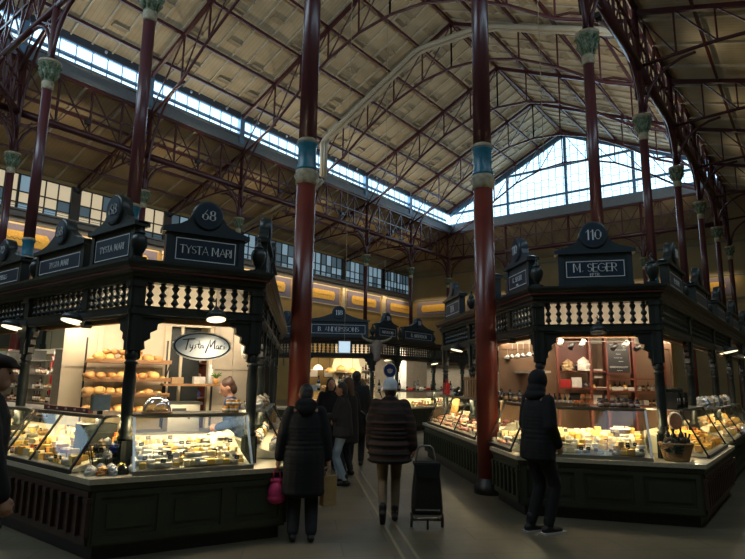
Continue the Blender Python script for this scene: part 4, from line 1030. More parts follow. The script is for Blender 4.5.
def loaf_mb(l=.10, w=.045, h=.07):
    mb = MB(); base = []
    mb.lathe([(.001, -l), (w * .7, -l * .93), (w, -l * .7), (w, l * .7), (w * .7, l * .93), (.001, l)], c=(0, 0, h * .5), n=14, axis='x', sy=h * .5 / w)
    for k in range(4): mb.beam((-l * .6 + k * l * .4, -w * .45, h * .96), (-l * .45 + k * l * .4, w * .45, h * .96), .010, .008, 1)
    return mb
proto('loaf', loaf_mb(), ['crust', 'crust_pale'], 'bread_loaf'); proto('pale_loaf', loaf_mb(.09, .05, .08), ['crust_pale', 'crust'], 'bread_loaf')
mb = MB().ell((0, 0, .035), (.055, .055, .038), 14, 8); mb.beam((-.03, 0, .072), (.03, 0, .072), .007, .006, 1).beam((0, -.03, .072), (0, .03, .072), .007, .006, 1)
proto('roundloaf', mb, ['crust_pale', 'crust'], 'round_loaf')
proto('bun', MB().ell((0, 0, .02), (.034, .030, .022), 10, 7), ['crust_pale'], 'bread_bun')
def bottle_mb(r=.030, h=.25, n=12): return MB().lathe([(r * .9, 0), (r, .008), (r, h * .58), (r * .85, h * .66), (r * .38, h * .76), (r * .34, h * .93), (r * .42, h * .94), (r * .42, h)], n=n).lathe([(r * 1.02, h * .16), (r * 1.02, h * .48)], n=n, mi=1)
proto('bottle', bottle_mb(), ['glass_dark', 'label_white'], 'dark_bottle'); proto('bottle_plain', bottle_mb(.030, .23), ['glass_dark', 'glass_brown'], 'dark_bottle'); proto('small_bottle', bottle_mb(.022, .16), ['glass_brown', 'label_white'], 'small_bottle')
def jar_mb(r=.030, h=.07): return MB().lathe([(r * .92, 0), (r, .006), (r, h * .72), (r * .82, h * .82)], n=14).lathe([(r * .86, h * .80), (r * .88, h)], n=14, mi=1).lathe([(r * 1.015, h * .2), (r * 1.015, h * .6)], n=14, mi=2)
proto('honeyjar', jar_mb(.024, .065), ['honey', 'rind_brown', 'label_white'], 'honey_jar'); proto('orangejar', jar_mb(.031, .078), ['orange_jar', 'orange_jar', 'kraft'], 'preserve_jar'); proto('redjar', jar_mb(.030, .085), ['red_jar', 'black', 'label_white'], 'preserve_jar')
proto('darkjar', jar_mb(.030, .10), ['glass_brown', 'black', 'kraft'], 'preserve_jar')
def pack_mb(seed, r=.06, h=.10):
    random.seed(seed); mb = MB(); n, m = 12, 8; v = []; f = []
    for j in range(m + 1):
        b = j / m; rr_ = r * (1 - .25 * abs(b - .35)) * (1 if b < .7 else max(.10, 1 - (b - .7) * 3.2)); 
        for k in range(n):
            a2 = 2 * PI * k / n; q = rr_ * random.uniform(.82, 1.12); v.append((q * cos(a2), q * sin(a2) * .8, h * b + random.uniform(-.004, .004) * (0 < j < m)))
    for j in range(m):
        for k in range(n): f.append((j * n + k, j * n + (k + 1) % n, (j + 1) * n + (k + 1) % n, (j + 1) * n + k))
    f += [list(reversed(range(n))), list(range(m * n, m * n + n))]
    mb.add(v, f, 0, False); mb.lathe([(.012, h * .86), (.014, h * .89), (.012, h * .92)], n=8, mi=1)
    return mb
for k, (mm, nm) in enumerate((('paper_white', 'wrapped_parcel'), ('foil', 'wrapped_parcel'), ('kraft', 'wrapped_parcel'), ('glass_dark', 'wrapped_parcel'), ('crust', 'wrapped_parcel'), ('blue_paint', 'wrapped_parcel'), ('cheese_yellow', 'wrapped_parcel'))):
    proto('pack%d' % k, pack_mb(k), [mm, 'rind_brown'], nm)
PCOL = ['white', 'silvery', 'brown', 'dark', 'orange-brown', 'blue', 'yellow']
def box_mb(a, b, c): return rblock(a, b, c, .004)
proto('box_white', box_mb(.07, .05, .09), ['label_white'], 'cardboard_box'); proto('box_red', box_mb(.08, .05, .07), ['red_paint'], 'cardboard_box'); proto('box_brown', box_mb(.07, .05, .08), ['kraft'], 'cardboard_box'); proto('box_black', box_mb(.07, .05, .08), ['black'], 'cardboard_box')

def tray_z(y, y0=-.40, yb=.30, zb=.68):
    if y < -.05: return zb + .03 + (.095) * (y - y0 - .02) / (-.05 - y0 - .02)
    return zb + .125 + .125 * (y + .05) / (yb)
def fill(fr, x0, x1, where, mix, seed, y0=-.40, yb=.30, rows=None, dx=.10, scale=1., tags=.35):
    random.seed(seed)
    rows = rows or [y0 + .075, y0 + .165, y0 + .255, y0 + .345, y0 + .445, y0 + .545]
    rows = [y for y in rows if y < yb - .06]
    for ri, y in enumerate(rows):
        x = x0 + .06
        rn = 'front' if ri == 0 else ('back' if ri == len(rows) - 1 else 'middle')
        while x < x1 - .05:
            key, noun, cat = random.choice(mix); w = dx * random.uniform(.85, 1.1)
            if key.startswith('big') or key.startswith('half'): w *= 1.25
            z = tray_z(y + .035, y0, yb)
            ang = fr.a + random.choice([0, PI / 2, PI, -PI / 2]) + random.uniform(-.4, .4)
            if noun: 
                if ri and x0 > -90 and random.random() < .4: put(key, fr.w(x + w * .2, y + .02, z + .046), ang + 1, '%s in the %s rows of %s' % (noun, rn, where), cat, '%s, %s, %s' % (noun, where, rn), scale * .9)
                put(key, fr.w(x, y, z), ang, '%s in the %s rows of %s' % (noun, rn, where), cat, '%s, %s, %s' % (noun, where, rn), scale * random.uniform(.85, 1.1))
            if random.random() < tags:
                tk = random.choice(['tag', 'tag', 'whitetag'])
                put(tk, fr.w(x + w * .3, y - .043, z + .012), fr.a + random.uniform(-.2, .2), '%s price tag in the %s rows of %s' % ('black' if tk == 'tag' else 'white', rn, where), 'price tag', 'price tags in ' + where, 1.0)
            x += w
cheese = [('wedge_yellow', 'yellow cheese wedge', 'cheese'), ('wedge_pale', 'pale cheese wedge', 'cheese'), ('block_pale', 'pale block of cheese', 'cheese'), ('block_yellow', 'yellow block of cheese', 'cheese'), ('wheel_white', 'small white round cheese', 'cheese'), ('wedge_white', 'white cheese wedge', 'cheese'), ('half_pale', 'pale half cheese', 'cheese'), ('wheel_pale', 'small grey-rind cheese', 'cheese'), ('block_white', 'white block of cheese', 'cheese')]
yel = [('bigwedge_yellow', 'large yellow cheese wedge', 'cheese'), ('bigwedge_orange', 'large orange cheese wedge', 'cheese'), ('half_yellow', 'yellow half cheese', 'cheese'), ('wheel_yellow', 'brown-rind round cheese', 'cheese'), ('wheel_blue-veined', 'dark-rind round cheese', 'cheese'), ('block_yellow', 'yellow block of cheese', 'cheese'), ('bigwedge_pale', 'large pale cheese wedge', 'cheese')]
meat = [('steak', 'red cut of meat', 'meat'), ('pinkmeat', 'pink cut of meat', 'meat'), ('salmonpiece', 'orange salmon piece', 'fish'), ('sausage', 'dark sausage', 'sausage'), ('block_white', 'white packet', 'packet'), ('leaves', 'green leaf garnish', 'garnish'), ('pinkmeat', 'pink cut of meat', 'meat')]
fill(f1, .07, 1.10, 'the glass case under the oval sign', cheese, 3, rows=[-.33, -.25, -.16, -.07, .03, .14], dx=.074, scale=.92)
fill(f0, ls(1.60), ls(.16), 'the sloped case on the left side', yel, 4, y0=-.42, rows=[-.34, -.24, -.13, -.02, .10, .2], dx=.084, scale=1.0, tags=.2)
fill(f0, ls(3.85), ls(1.78), 'the case at the far left edge', yel + cheese, 5, y0=-.42, rows=[-.33, -.2, -.07, .08], dx=.11, scale=1.0, tags=.3)
fill(g1, .06, 1.16, 'the cheese case below the 110 board', cheese + [('bigwedge_yellow', 'large yellow cheese wedge', 'cheese')], 6, rows=[-.33, -.25, -.16, -.07, .03, .14], dx=.078, scale=.95, tags=.3)
fill(g0, ra(.90), ra(.08), 'the meat case beside the tall column', [('salmonpiece', 'orange salmon piece', 'fish'), ('pinkmeat', 'pink cut of meat', 'meat'), ('block_white', 'white packet', 'packet'), ('wedge_pale', 'pale cheese wedge', 'cheese'), ('bigwedge_pale', 'large pale cheese wedge', 'cheese')], 7, rows=[-.32, -.22, -.11, 0, .12], dx=.10, tags=.25)
fill(g0, ra(4.72), ra(1.58), 'the long meat case along the aisle', meat, 8, rows=[-.31, -.18, -.04, .1], dx=.12, scale=1.05, tags=.25)
fill(g2, .37, 1.98, 'the right corner case', [('bigwedge_orange', 'large orange cheese wedge', 'cheese'), ('bigwedge_yellow', 'large yellow cheese wedge', 'cheese'), ('half_yellow', 'yellow half cheese', 'cheese')], 9, rows=[-.31, -.19, -.06, .08], dx=.12, scale=.95, tags=.2)
fill(g2, 2.95, 6.4, 'the case farther along the right side', yel, 10, rows=[-.30, -.1, .1], dx=.18, scale=1.2, tags=.1)
fill(m1, .12, lmf - .12, 'the case of the middle stall front', meat, 11, rows=[-.28, -.08, .12], dx=.2, scale=1.4, tags=.1)
fill(m2, .25, 4.9, 'the long case of the middle stall', cheese + meat, 12, rows=[-.28, -.05], dx=.24, scale=1.6, tags=.1)

# packed goods behind the cheeses: stacked big pieces and a fold of white paper at the back of the front cases
random.seed(21)
for k in range(9): put('bigwedge_' + random.choice(['yellow', 'pale', 'orange']), f0.w(ls(1.5 - k * .15), .12, .90), f0.a + random.uniform(-1, 1), 'large cheese wedge on the upper step of the sloped left case', 'cheese', 'upper cheeses in the sloped left case', 1.05)
o = tag(MB().prism([(0, 0), (.05, .03), (.12, .025), (.2, .06), (.27, .05), (.33, .075), (.38, .03), (.38, 0)], 0, .14).build('folded_paper', 'paper_white', None, f1.w(.70, .08, .935), f1.a), 'crumpled white paper at the back of the case under the oval sign', 'paper')
# ---- on and around the left stall
for k in range(9):      # wrapped goods at the left corner between the two cases
    row = k // 5; x = -.28 + (k % 5) * .085; y = -.28 + row * .13 + abs(x + .1) * .3
    put('pack%d' % [0, 4, 1, 3, 0, 2, 1, 0, 6][k], f1.w(x, y, .68 + row * .0), f1.a + k, '%s film-wrapped parcel on the left stall corner ledge, %s in its row' % (PCOL[[0, 4, 1, 3, 0, 2, 1, 0, 6][k]], ORD[k % 5]), 'parcel', 'wrapped goods at the left stall corner', .9)
random.seed(5)
t = thing('wire_basket', 'black wire basket of wrapped goods at the left stall corner', 'basket', f1.w(-.14, -.12, .68), f1.a)
mb = MB()
for z, w2 in ((.02, .12), (.12, .15), (.24, .17)): mb.path([(w2 * cos(a2), w2 * .6 * sin(a2) + .12, z) for a2 in [2 * PI * k / 16 for k in range(17)]], .004, 5)
for k in range(12):
    a2 = 2 * PI * k / 12; mb.path([(.12 * cos(a2), .072 * sin(a2) + .12, .02), (.17 * cos(a2), .102 * sin(a2) + .12, .24)], .003, 4)
mb.build('wire_frame', 'black', t)
for k in range(8):
    a2 = 2 * PI * k / 8; put('pack%d' % [3, 5, 0, 1, 3, 2, 0, 5][k], f1.w(-.14 + .08 * cos(a2), 0 + .05 * sin(a2), .80 + (k % 3) * .05), a2, '%s wrapped packet heaped in the black wire basket' % PCOL[[3, 5, 0, 1, 3, 2, 0, 5][k]], 'packet', 'packets in the wire basket', .8)
# dome with cakes
t = thing('cake_dome', 'clear glass dome over small cakes on top of the front case', 'cake dome', f1.w(.27, -.02, 1.198), f1.a)
MB().lathe([(.145, 0), (.145, .012), (.05, .02)], n=28).build('plate', 'wood', t)
dm = MB(); pr = [(.135 * cos(PI / 2 * k / 8), .012 + .12 * sin(PI / 2 * k / 8)) for k in range(9)]; n = 28; v = []; f = []
for r_, z in pr[:-1]: v += [(r_ * cos(2 * PI * k / n), r_ * sin(2 * PI * k / n), z) for k in range(n)]
v.append((0, 0, .132))
for j in range(7): f += [(j * n + k, j * n + (k + 1) % n, (j + 1) * n + (k + 1) % n, (j + 1) * n + k) for k in range(n)]
f += [(7 * n + k, 7 * n + (k + 1) % n, 8 * n) for k in range(n)]
M['dome'] = glass('dome_glass', (.84, .87, .88), .7); t.scale = (1, 1, 1.3)
dm.add(v, f, 0, True); dd = dm.build('glass_dome', 'dome', t); MB().ell((0, 0, .142), .012, 10, 6).build('knob', 'steel', dd)
for k in range(5): put('bun', f1.w(.27 + .07 * cos(k * 1.256), -.02 + .07 * sin(k * 1.256), 1.21), k, 'small brown cake under the glass dome', 'cake', 'cakes under the glass dome', .9)
for k in range(6): put('honeyjar', f1.w(.93 + (k % 3) * .055, -.08 + (k // 3) * .055, 1.198), 0, 'small honey jar, %s from the left in the %s row on the case top' % (ORD[k % 3], 'front' if k < 3 else 'back'), 'jar', 'honey jars on the left front case')
for k in range(3): put('honeyjar', f1.w(.96 + k * .055, -.05, 1.263), 0, 'small honey jar stacked on top, %s of three' % ['left', 'middle', 'right'][k], 'jar', 'honey jars on the left front case')
# oval sign
t = thing('oval_sign', 'white oval sign with handwritten Tysta Mari hanging at the front of the left stall', 'sign', f1.w(.665, -.02, 1.865), f1.a)
MB().lathe([(.30, -.008), (.30, .008)], n=48, axis='y', sy=.147 / .30).build('border', 'label_white', t)
MB().lathe([(.285, -.011), (.285, -.005)], n=48, axis='y', sy=.133 / .285).build('ring_line', 'navy', t)
M['signface'] = mat('pale_grey_sign_face', (.80, .86, .86), .4)
MB().lathe([(.27, -.014), (.27, -.006)], n=48, axis='y', sy=.121 / .27).build('sign_face', 'signface', t)
def stroke(mb, pts, k=.0045): mb.path([(x, -.017, z) for x, z in pts], k, 5)
mb = MB()
stroke(mb, [(-.20, .058), (-.15, .066), (-.08, .074)]); stroke(mb, [(-.145, .066), (-.155, .01), (-.165, -.045)], .006)          # T
stroke(mb, [(-.125, .012), (-.125, -.02), (-.108, -.022), (-.095, .012)]); stroke(mb, [(-.095, .012), (-.10, -.03), (-.125, -.062)])  # y
stroke(mb, [(-.062, .012), (-.078, .006), (-.066, -.012), (-.082, -.026)])                                                        # s
stroke(mb, [(-.035, .052), (-.042, -.01), (-.030, -.026)]); stroke(mb, [(-.055, .016), (-.02, .02)])                             # t
stroke(mb, [(.002, .010), (-.018, .004), (-.020, -.020), (0, -.018), (.004, .010), (.010, -.024)])                               # a
stroke(mb, [(.030, -.070), (.055, .0), (.075, .066), (.078, .0), (.080, -.012), (.105, .040), (.122, .066), (.122, 0), (.124, -.026)], .006)  # M
stroke(mb, [(.160, .010), (.142, .006), (.138, -.020), (.158, -.016), (.162, .010), (.168, -.024)])                               # a
stroke(mb, [(.182, .012), (.184, -.024)]); stroke(mb, [(.184, -.002), (.196, .012), (.204, .008)])                                # r
stroke(mb, [(.220, .010), (.222, -.024)]); stroke(mb, [(.222, .030), (.224, .036)])                                               # i
mb.build('script_lettering', 'navy', t)
for x in (-.18, .18): MB().beam((x, 0, .11), (x, 0, .27), .004).build('chain', 'steel', t)
# bread shelves
t = thing('bread_shelves', 'wooden bread shelves in front of the cream panelled wall', 'shelf', f1.w(-.32, 1.30, 0), f1.a)
for z in (1.72, 1.51, 1.33, 1.12): MB().box(0, .94, 0, .30, z - .02, z).build('shelf_board', 'wood', t)
MB().box(0, .94, -.012, 0, 1.72, 1.745).box(0, .94, -.012, 0, 1.51, 1.535).box(0, .94, -.012, 0, 1.33, 1.355).build('edge_strip', 'wood', t)
for x in (0, .46, .92): MB().box(x, x + .02, .28, .30, .9, 2.0).beam((x + .01, .02, 1.71), (x + .01, .28, 1.55), .012).build('upright', 'darksteel', t)
random.seed(9)
for si, z in enumerate((1.72, 1.51, 1.33, 1.12)):
    sn = ['top', 'second', 'third', 'lowest'][si]
    x = -.26
    while x < .58:
        key = random.choice(['loaf', 'roundloaf', 'pale_loaf', 'bun', 'roundloaf'])
        for yy in (1.38, 1.5):
            nm = {'loaf': 'dark crusted bread loaf', 'pale_loaf': 'pale bread loaf', 'roundloaf': 'round bread loaf', 'bun': 'small bun'}[key]
            put(key, f1.w(x, yy, z), f1.a + PI / 2 + random.uniform(-.2, .2), '%s on the %s bread shelf' % (nm, sn), 'bread', '%ss on the %s bread shelf' % (nm, sn), random.uniform(1.0, 1.3))
        x += .115 if key != 'bun' else .075
for k in range(5): put('loaf', f1.w(-.11 + k * .09, 1.42, 1.80), f1.a + PI / 2, 'dark loaf stacked on the top bread shelf, %s from the left' % ORD[k], 'bread', 'stacked loaves on the top shelf', .9)
# back counter and its things
t = thing('work_table', 'steel back work table behind the shop assistant', 'table', f1.w(.1, .95, 0), f1.a)
MB().box(0, 1.35, 0, .42, .9, .93).build('tabletop', 'steel', t)
for x in (.03, 1.3):
    for y in (.03, .39): MB().box(x - .02, x + .02, y - .02, y + .02, 0, .9).build('leg', 'steel', t)
MB().box(.02, 1.33, .02, .4, .3, .32).build('lower_shelf', 'steel', t)
o = thing('wall_shelf', 'wooden wall shelf behind the oval sign', 'shelf', f1.w(.55, 1.30, 1.44), f1.a)
MB().box(0, .68, 0, .25, 0, .025).build('shelf_board', 'wood', o); MB().box(.02, .04, .22, .25, -.5, 0).box(.62, .64, .22, .25, -.5, 0).build('bracket', 'darksteel', o)
put('box_white', f1.w(.98, 1.40, 1.466), f1.a, 'white box on the wall shelf under the oval sign', 'box'); put('box_brown', f1.w(.72, 1.42, 1.466), f1.a, 'brown box on the wall shelf under the oval sign', 'box')
tag(MB().lathe([(.025, 0), (.03, .01), (.026, .18), (.014, .2), (.014, .24)], n=12).build('white_canister', 'white', None, f1.w(1.12, 1.40, 1.466)), 'tall white canister on the wall shelf', 'canister')
t = thing('potted_plant', 'small potted plant at the right end of the wall shelf', 'plant', f1.w(1.18, 1.33, 1.466))
MB().lathe([(.03, 0), (.04, .07), (.036, .07)], n=12).build('pot', 'crust', t)
mb = MB(); random.seed(4)
for k in range(18): a2 = random.uniform(0, 6.28); mb.path([(0, 0, .06), (.03 * cos(a2), .03 * sin(a2), .11), (.07 * cos(a2), .07 * sin(a2), .10 + random.uniform(0, .06))], [.003, .012, .002], 4)
mb.build('leaves', 'green_leaf', t)
t = thing('coffee_machine', 'stainless steel machine on the back work table', 'machine', f1.w(.75, 1.02, .93), f1.a)
MB().box(-.18, .18, 0, .30, .0, .30).box(-.2, .2, -.03, .32, .30, .33).build('body', 'steel', t); MB().lathe([(.012, -.05), (.012, 0)], c=(.05, 0, .15), n=10, axis='y').build('tap', 'black', t)
MB().box(-.14, .02, -.006, 0, .18, .26).build('display_panel', 'black', t)
t = thing('cash_register', 'grey till screen standing behind the left case', 'till', f1.w(-.21, .30, 1.18), f1.a + .25)
MB().box(-.02, .02, -.02, .02, -.10, .03).build('foot', 'black', t); MB().box(-.09, .09, -.02, .02, .03, .19).build('screen_casing', 'steel', t)
g('dull_screen', (.16, .22, .26), .3); MB().box(-.08, .08, -.024, -.02, .04, .18).build('screen', 'dull_screen', t)
t = thing('till_stand', 'dark cabinet that carries the till behind the left case', 'cabinet', f1.w(-.21, .42, 0), f1.a + .25)
MB().box(-.16, .16, -.10, .14, 0, 1.08).build('body', 'stall', t); MB().box(-.14, .14, -.112, -.10, .1, 1.0).build('door', 'stall', t)
t = thing('sign_rail', 'brown wooden rail on the top of the left side case', 'rail', f0.w(ls(1.55), -.10, 1.18), f0.a)
MB().box(0, 1.0, 0, .05, 0, .045).build('board', 'redwood', t)
for k in range(5): MB().box(.1 + k * .2, .14 + k * .2, -.004, 0, .015, .035).build('label_card', 'label_white', t)
# far left: glass shelves with bottles and glasses
for j in range(2):
    t = thing('open_shelf_unit', 'tall open shelf of small bottles and jars, %s from the left edge' % ORD[j], 'shelf', f0.w(ls(6.0 - j * 1.0), 1.05, 0), f0.a)
    for z in (.9, 1.12, 1.34, 1.56, 1.78): MB().box(0, .9, 0, .25, z - .012, z).build('shelf_board', 'steel', t)
    for x in (0, .89): MB().box(x, x + .012, 0, .25, .2, 1.95).build('side_frame', 'steel', t)
    random.seed(30 + j)
    for z in (.9, 1.12, 1.34, 1.56):
        for k in range(9):
            kk = random.choice(['honeyjar', 'small_bottle', 'darkjar', 'redjar', 'box_white'])
            if kk == 'box_white': put(kk, f0.w(ls(6.0 - j * 1.0) + .06 + k * .095, 1.16, z), f0.a, 'white packet on the tall shelves at the left edge', 'packet', 'goods on the tall shelves at the left edge', .6)
            else: put(kk, f0.w(ls(6.0 - j * 1.0) + .06 + k * .095, 1.16, z), 0, 'small %s on the tall shelves at the left edge' % ('bottle' if 'bottle' in kk else 'jar'), 'bottle' if 'bottle' in kk else 'jar', 'goods on the tall shelves at the left edge', 1.1)
t = thing('refrigerated_cabinet', 'dark glass-door cabinet with red frame lit inside, far left behind the white pillar', 'cabinet', f0.w(ls(6.8), 2.2, 0), f0.a)
MB().box(0, .75, 0, .32, .9, 1.9).build('body', 'black', t); MB().box(-.02, .77, -.03, 0, 1.84, 1.92).box(-.02, .02, -.03, 0, .9, 1.9).build('frame', 'red_paint', t)
for z in (1.1, 1.35, 1.6): MB().box(.03, .72, -.02, .02, z, z + .02).build('shelf_board', 'steel', t)
# aisle side of left stall: parcels and bags in and on the case
random.seed(14)
for k in range(20):
    x = .35 + (k % 10) * .19; y = -.26 + (k // 10) * .22; c = [0, 5, 2, 1, 0, 4, 3, 6][k % 8]
    put('pack%d' % c, f2.w(x, y, tray_z(y + .05)), k, '%s gift parcel in the aisle case of the left stall' % PCOL[c], 'parcel', 'parcels in the aisle case of the left stall', 1.25)
for k in range(12):
    x = .35 + k * .155; c = [0, 1, 2, 5][k % 4]
    put('pack%d' % c, f2.w(x, -.03 + .08 * (k % 2), 1.198), k, '%s gift parcel standing on top of the aisle case of the left stall' % PCOL[c], 'parcel', 'parcels on top of the aisle case of the left stall', 1.5)
# a shelf of hams/bags beyond column B, warm lampshades
for k in range(5):
    t = thing('straw_lampshade', 'glowing straw lampshade hanging in the middle stall, %s from the left' % ORD[k], 'lamp', m1.w(.1 + k * .36, 1.3, 1.75 + .08 * (k % 2)))
    MB().lathe([(.15, 0), (.14, .06), (.09, .13), (.03, .16)], n=16).build('lamp_shade', 'lampon' if k in (1,) else 'crust_pale', t); MB().beam((0, 0, .15), (0, 0, 1.1), .01).build('cord', 'black', t)

# ---- right stall 110
t = thing('shelf_frame', 'red-brown wooden shelving across the back of the 110 stall', 'shelf', g1.w(.25, 1.05, 0), g1.a)
for x in (0, .44, .66, 1.02, 1.40): MB().box(x, x + .035, 0, .3, 0, 2.22).build('upright', 'redwood', t)
for z in (1.25, 1.48, 1.72): MB().box(0, .68, 0, .3, z - .02, z).build('shelf_board', 'redwood', t)
for z in (1.25, 1.45, 1.62): MB().box(.68, 1.42, 0, .3, z - .02, z).build('shelf_board', 'redwood', t)
MB().box(0, 1.44, -.02, .02, 2.18, 2.25).build('top_rail', 'wood', t)
MB().box(0.03, .44, .28, .3, 1.72, 2.2).build('back_panel', 'redwood', t)
put('box_red', g1.w(.36, 1.18, 1.48), g1.a, 'red box on the middle shelf of the 110 stall', 'box', None, (1.0, 1, 1.6)); put('box_white', g1.w(.52, 1.2, 1.48), g1.a, 'white box beside the red box in the 110 stall', 'box', None, (1, 1, 1.6))
put('box_black', g1.w(.50, 1.2, 1.25), g1.a, 'black box on the lower shelf of the 110 stall', 'box', None, (1, 1, 1.9)); put('box_brown', g1.w(.36, 1.2, 1.25), g1.a, 'brown box on the lower shelf of the 110 stall', 'box', None, (1, 1, 1.6))
for k in range(3): put('box_white', g1.w(.79 + .17 * k - .0, 1.2, 1.25), g1.a, 'white box low on the right shelves of the 110 stall, %s from the left' % ORD[k], 'box', None, (.9, 1, 1.5))
put('box_white', g1.w(.66 + .16, 1.2, 1.62), g1.a, 'white bag-like box beside the chalkboard', 'box', None, (.8, 1, 1.4)); put('pack0', g1.w(.62, 1.1, 1.72), 0, 'white wrapped parcel on the top shelf left of the chalkboard', 'parcel', None, 2.0)
put('pack2', g1.w(.40, 1.1, 1.72), 0, 'brown wrapped parcel on the top shelf of the 110 stall', 'parcel', None, 1.7)
for k in range(9): put('box_white' if k % 3 else 'honeyjar', g1.w(.74 + k * .07, 1.1, 1.45), g1.a, 'white cup or packet under the chalkboard', 'packet', 'white packets under the chalkboard', .5 if k % 3 else 1.2)
t = thing('chalkboard', 'black chalkboard with white writing hanging in the 110 stall', 'chalkboard', g1.w(1.075, .98, 1.68), g1.a)
MB().box(-.155, .155, 0, .02, 0, .45).build('frame', 'redwood', t); MB().box(-.14, .14, -.004, .004, .015, .435).build('board', 'black', t)
random.seed(2); mb = MB()
def scrib(x0, x1, z, a=.006):
    n = int((x1 - x0) / .008); mb.path([(x0 + (x1 - x0) * k / n, -.006, z + a * sin(k * 2.1) * random.uniform(.5, 1)) for k in range(n + 1)], .0018, 4)
for x0, x1, z in ((-.11, .02, .40), (.04, .11, .41), (-.10, .10, .33), (-.03, .03, .27), (-.06, .05, .22), (.0, .06, .17), (-.12, .12, .10), (-.12, .11, .085), (-.03, .04, .045)): scrib(x0, x1, z)
mb.build('chalk_writing', 'white', t)
for k in range(5): put('bottle', g1.w(.10 + k * .062, -.02, 1.258), g1.a, 'dark labelled bottle, %s from the left on the case below the 110 board' % ORD[k], 'bottle', 'bottles on the 110 case', .62)
t = thing('bottle_crate', 'small wooden crate around the bottles on the 110 case', 'crate', g1.w(.06, -.08, 1.258), g1.a)
MB().box(0, .32, 0, .008, 0, .045).build('front_slat', 'wood', t); MB().box(0, .32, .12, .128, 0, .045).build('rear_slat', 'wood', t); MB().box(0, .008, 0, .128, 0, .045).box(.312, .32, 0, .128, 0, .045).build('end_slat', 'wood', t)
for k in range(6): put('orangejar', g1.w(.42 + (k % 3) * .066, -.02 + (k // 3) * .066, 1.258), 0, 'orange preserve jar in the bottom layer, %s from the left' % ORD[k % 3], 'jar', 'orange jars on the 110 case', .95)
for k in range(2): put('orangejar', g1.w(.50 + k * .066, 0, 1.333), 0, 'orange preserve jar stacked on top, %s of two' % ['left', 'right'][k], 'jar', 'orange jars on the 110 case', .95)
random.seed(3)
for k in range(14): kk = ['redjar', 'darkjar', 'redjar'][k % 3]; put(kk, g1.w(.70 + (k % 7) * .07, -.04 + (k // 7) * .075, 1.258), 0, 'dark red preserve jar on the right half of the 110 case', 'jar', 'dark jars on the 110 case', random.uniform(.9, 1.15))
tag(MB().ell((0, 0, .05), (.10, .05, .06), 14, 8).build('meat_slicer_cover', 'black', None, g1.w(.98, .14, 1.26), g1.a), 'rounded black shape behind the jars on the 110 case', 'slicer')
# white plate of cheese inside the case
t = thing('cheese_stand', 'raised white stand with pale cheese inside the 110 case', 'stand', g1.w(.93, .12, .86), g1.a)
MB().lathe([(.05, 0), (.015, .03), (.015, .12), (.12, .13), (.12, .14)], n=20).build('plate', 'white', t)
for k in range(5): put('wedge_white', g1.w(.86 + k * .035, .12, 1.002), k, 'pale cheese piece on the raised stand', 'cheese', 'cheese on the raised stand', .6)
# basket of wrapped bottles at the right corner
t = thing('wicker_basket', 'woven basket full of dark wrapped bottles at the right corner of the counter', 'basket', g1.w(1.47, -.22, .68), g1.a)
t.scale = (1.25,) * 3
mb = MB().lathe([(.10, 0), (.14, .15), (.145, .155), (.125, .15), (.09, .01)], n=28, sy=.75)
for z in [.012 * k for k in range(1, 13)]:
    r_ = .10 + .04 * z / .15 + .002; mb.path([(r_ * cos(2 * PI * k / 40), r_ * .75 * sin(2 * PI * k / 40), z + .003 * (-1) ** k) for k in range(41)], .0045, 4)
mb.build('body', 'wicker', t)
MB().path([(.143 * cos(2 * PI * k / 28), .107 * sin(2 * PI * k / 28), .155) for k in range(29)], .009, 6).build('rim', 'wicker', t)
random.seed(8)
for k in range(18):
    a2 = k * 2.4; r_ = .14 * math.sqrt(k / 18)
    put('bottle_plain' if k % 3 else 'pack3', g1.w(1.47 + r_ * cos(a2), -.22 + r_ * .7 * sin(a2), .78 + .06 * (k < 7)), (random.uniform(-.5, .5), random.uniform(-.5, .5), a2), 'dark %s sticking out of the corner basket' % ('bottle' if k % 3 else 'wrapped parcel'), 'bottle' if k % 3 else 'parcel', 'dark things in the corner basket', .95 if k % 3 else 1.3)
put('pack0', g1.w(1.42, -.20, .90), 1, 'white crumpled packet on top of the corner basket', 'packet', None, .8)
t = thing('ham_leg', 'red cut ham slab with white rim standing above the basket', 'ham', g1.w(1.55, .10, 1.0), g1.a)
MB().lathe([(.065, -.03), (.08, -.02), (.08, .02), (.06, .03)], c=(0, 0, .11), n=20, axis='y', sy=1.35).build('rind', 'cheese_white', t)
MB().lathe([(.068, -.034), (.068, -.028)], c=(0, 0, .11), n=20, axis='y', sy=1.35).build('cut_face', 'salmon', t)
# black rack of bottles on the corner case
t = thing('bottle_rack', 'black rack packed with dark bottles on top of the right corner case', 'rack', g2.w(.30, -.12, 1.24), g2.a)
MB().box(0, .72, 0, .20, 0, .012).box(0, .72, 0, .006, .08, .09).box(0, .72, .194, .2, .08, .09).build('frame', 'black', t)
for x in (0, .36, .714): MB().box(x, x + .006, 0, .2, 0, .2).build('upright', 'black', t)
for k in range(20): put('bottle_plain' if k % 2 else 'bottle', g2.w(.34 + (k % 10) * .069, -.07 + (k // 10) * .085, 1.252), 0, 'dark bottle in the %s row of the black rack' % ('front' if k < 10 else 'back'), 'bottle', 'bottles in the black rack', 1.0)
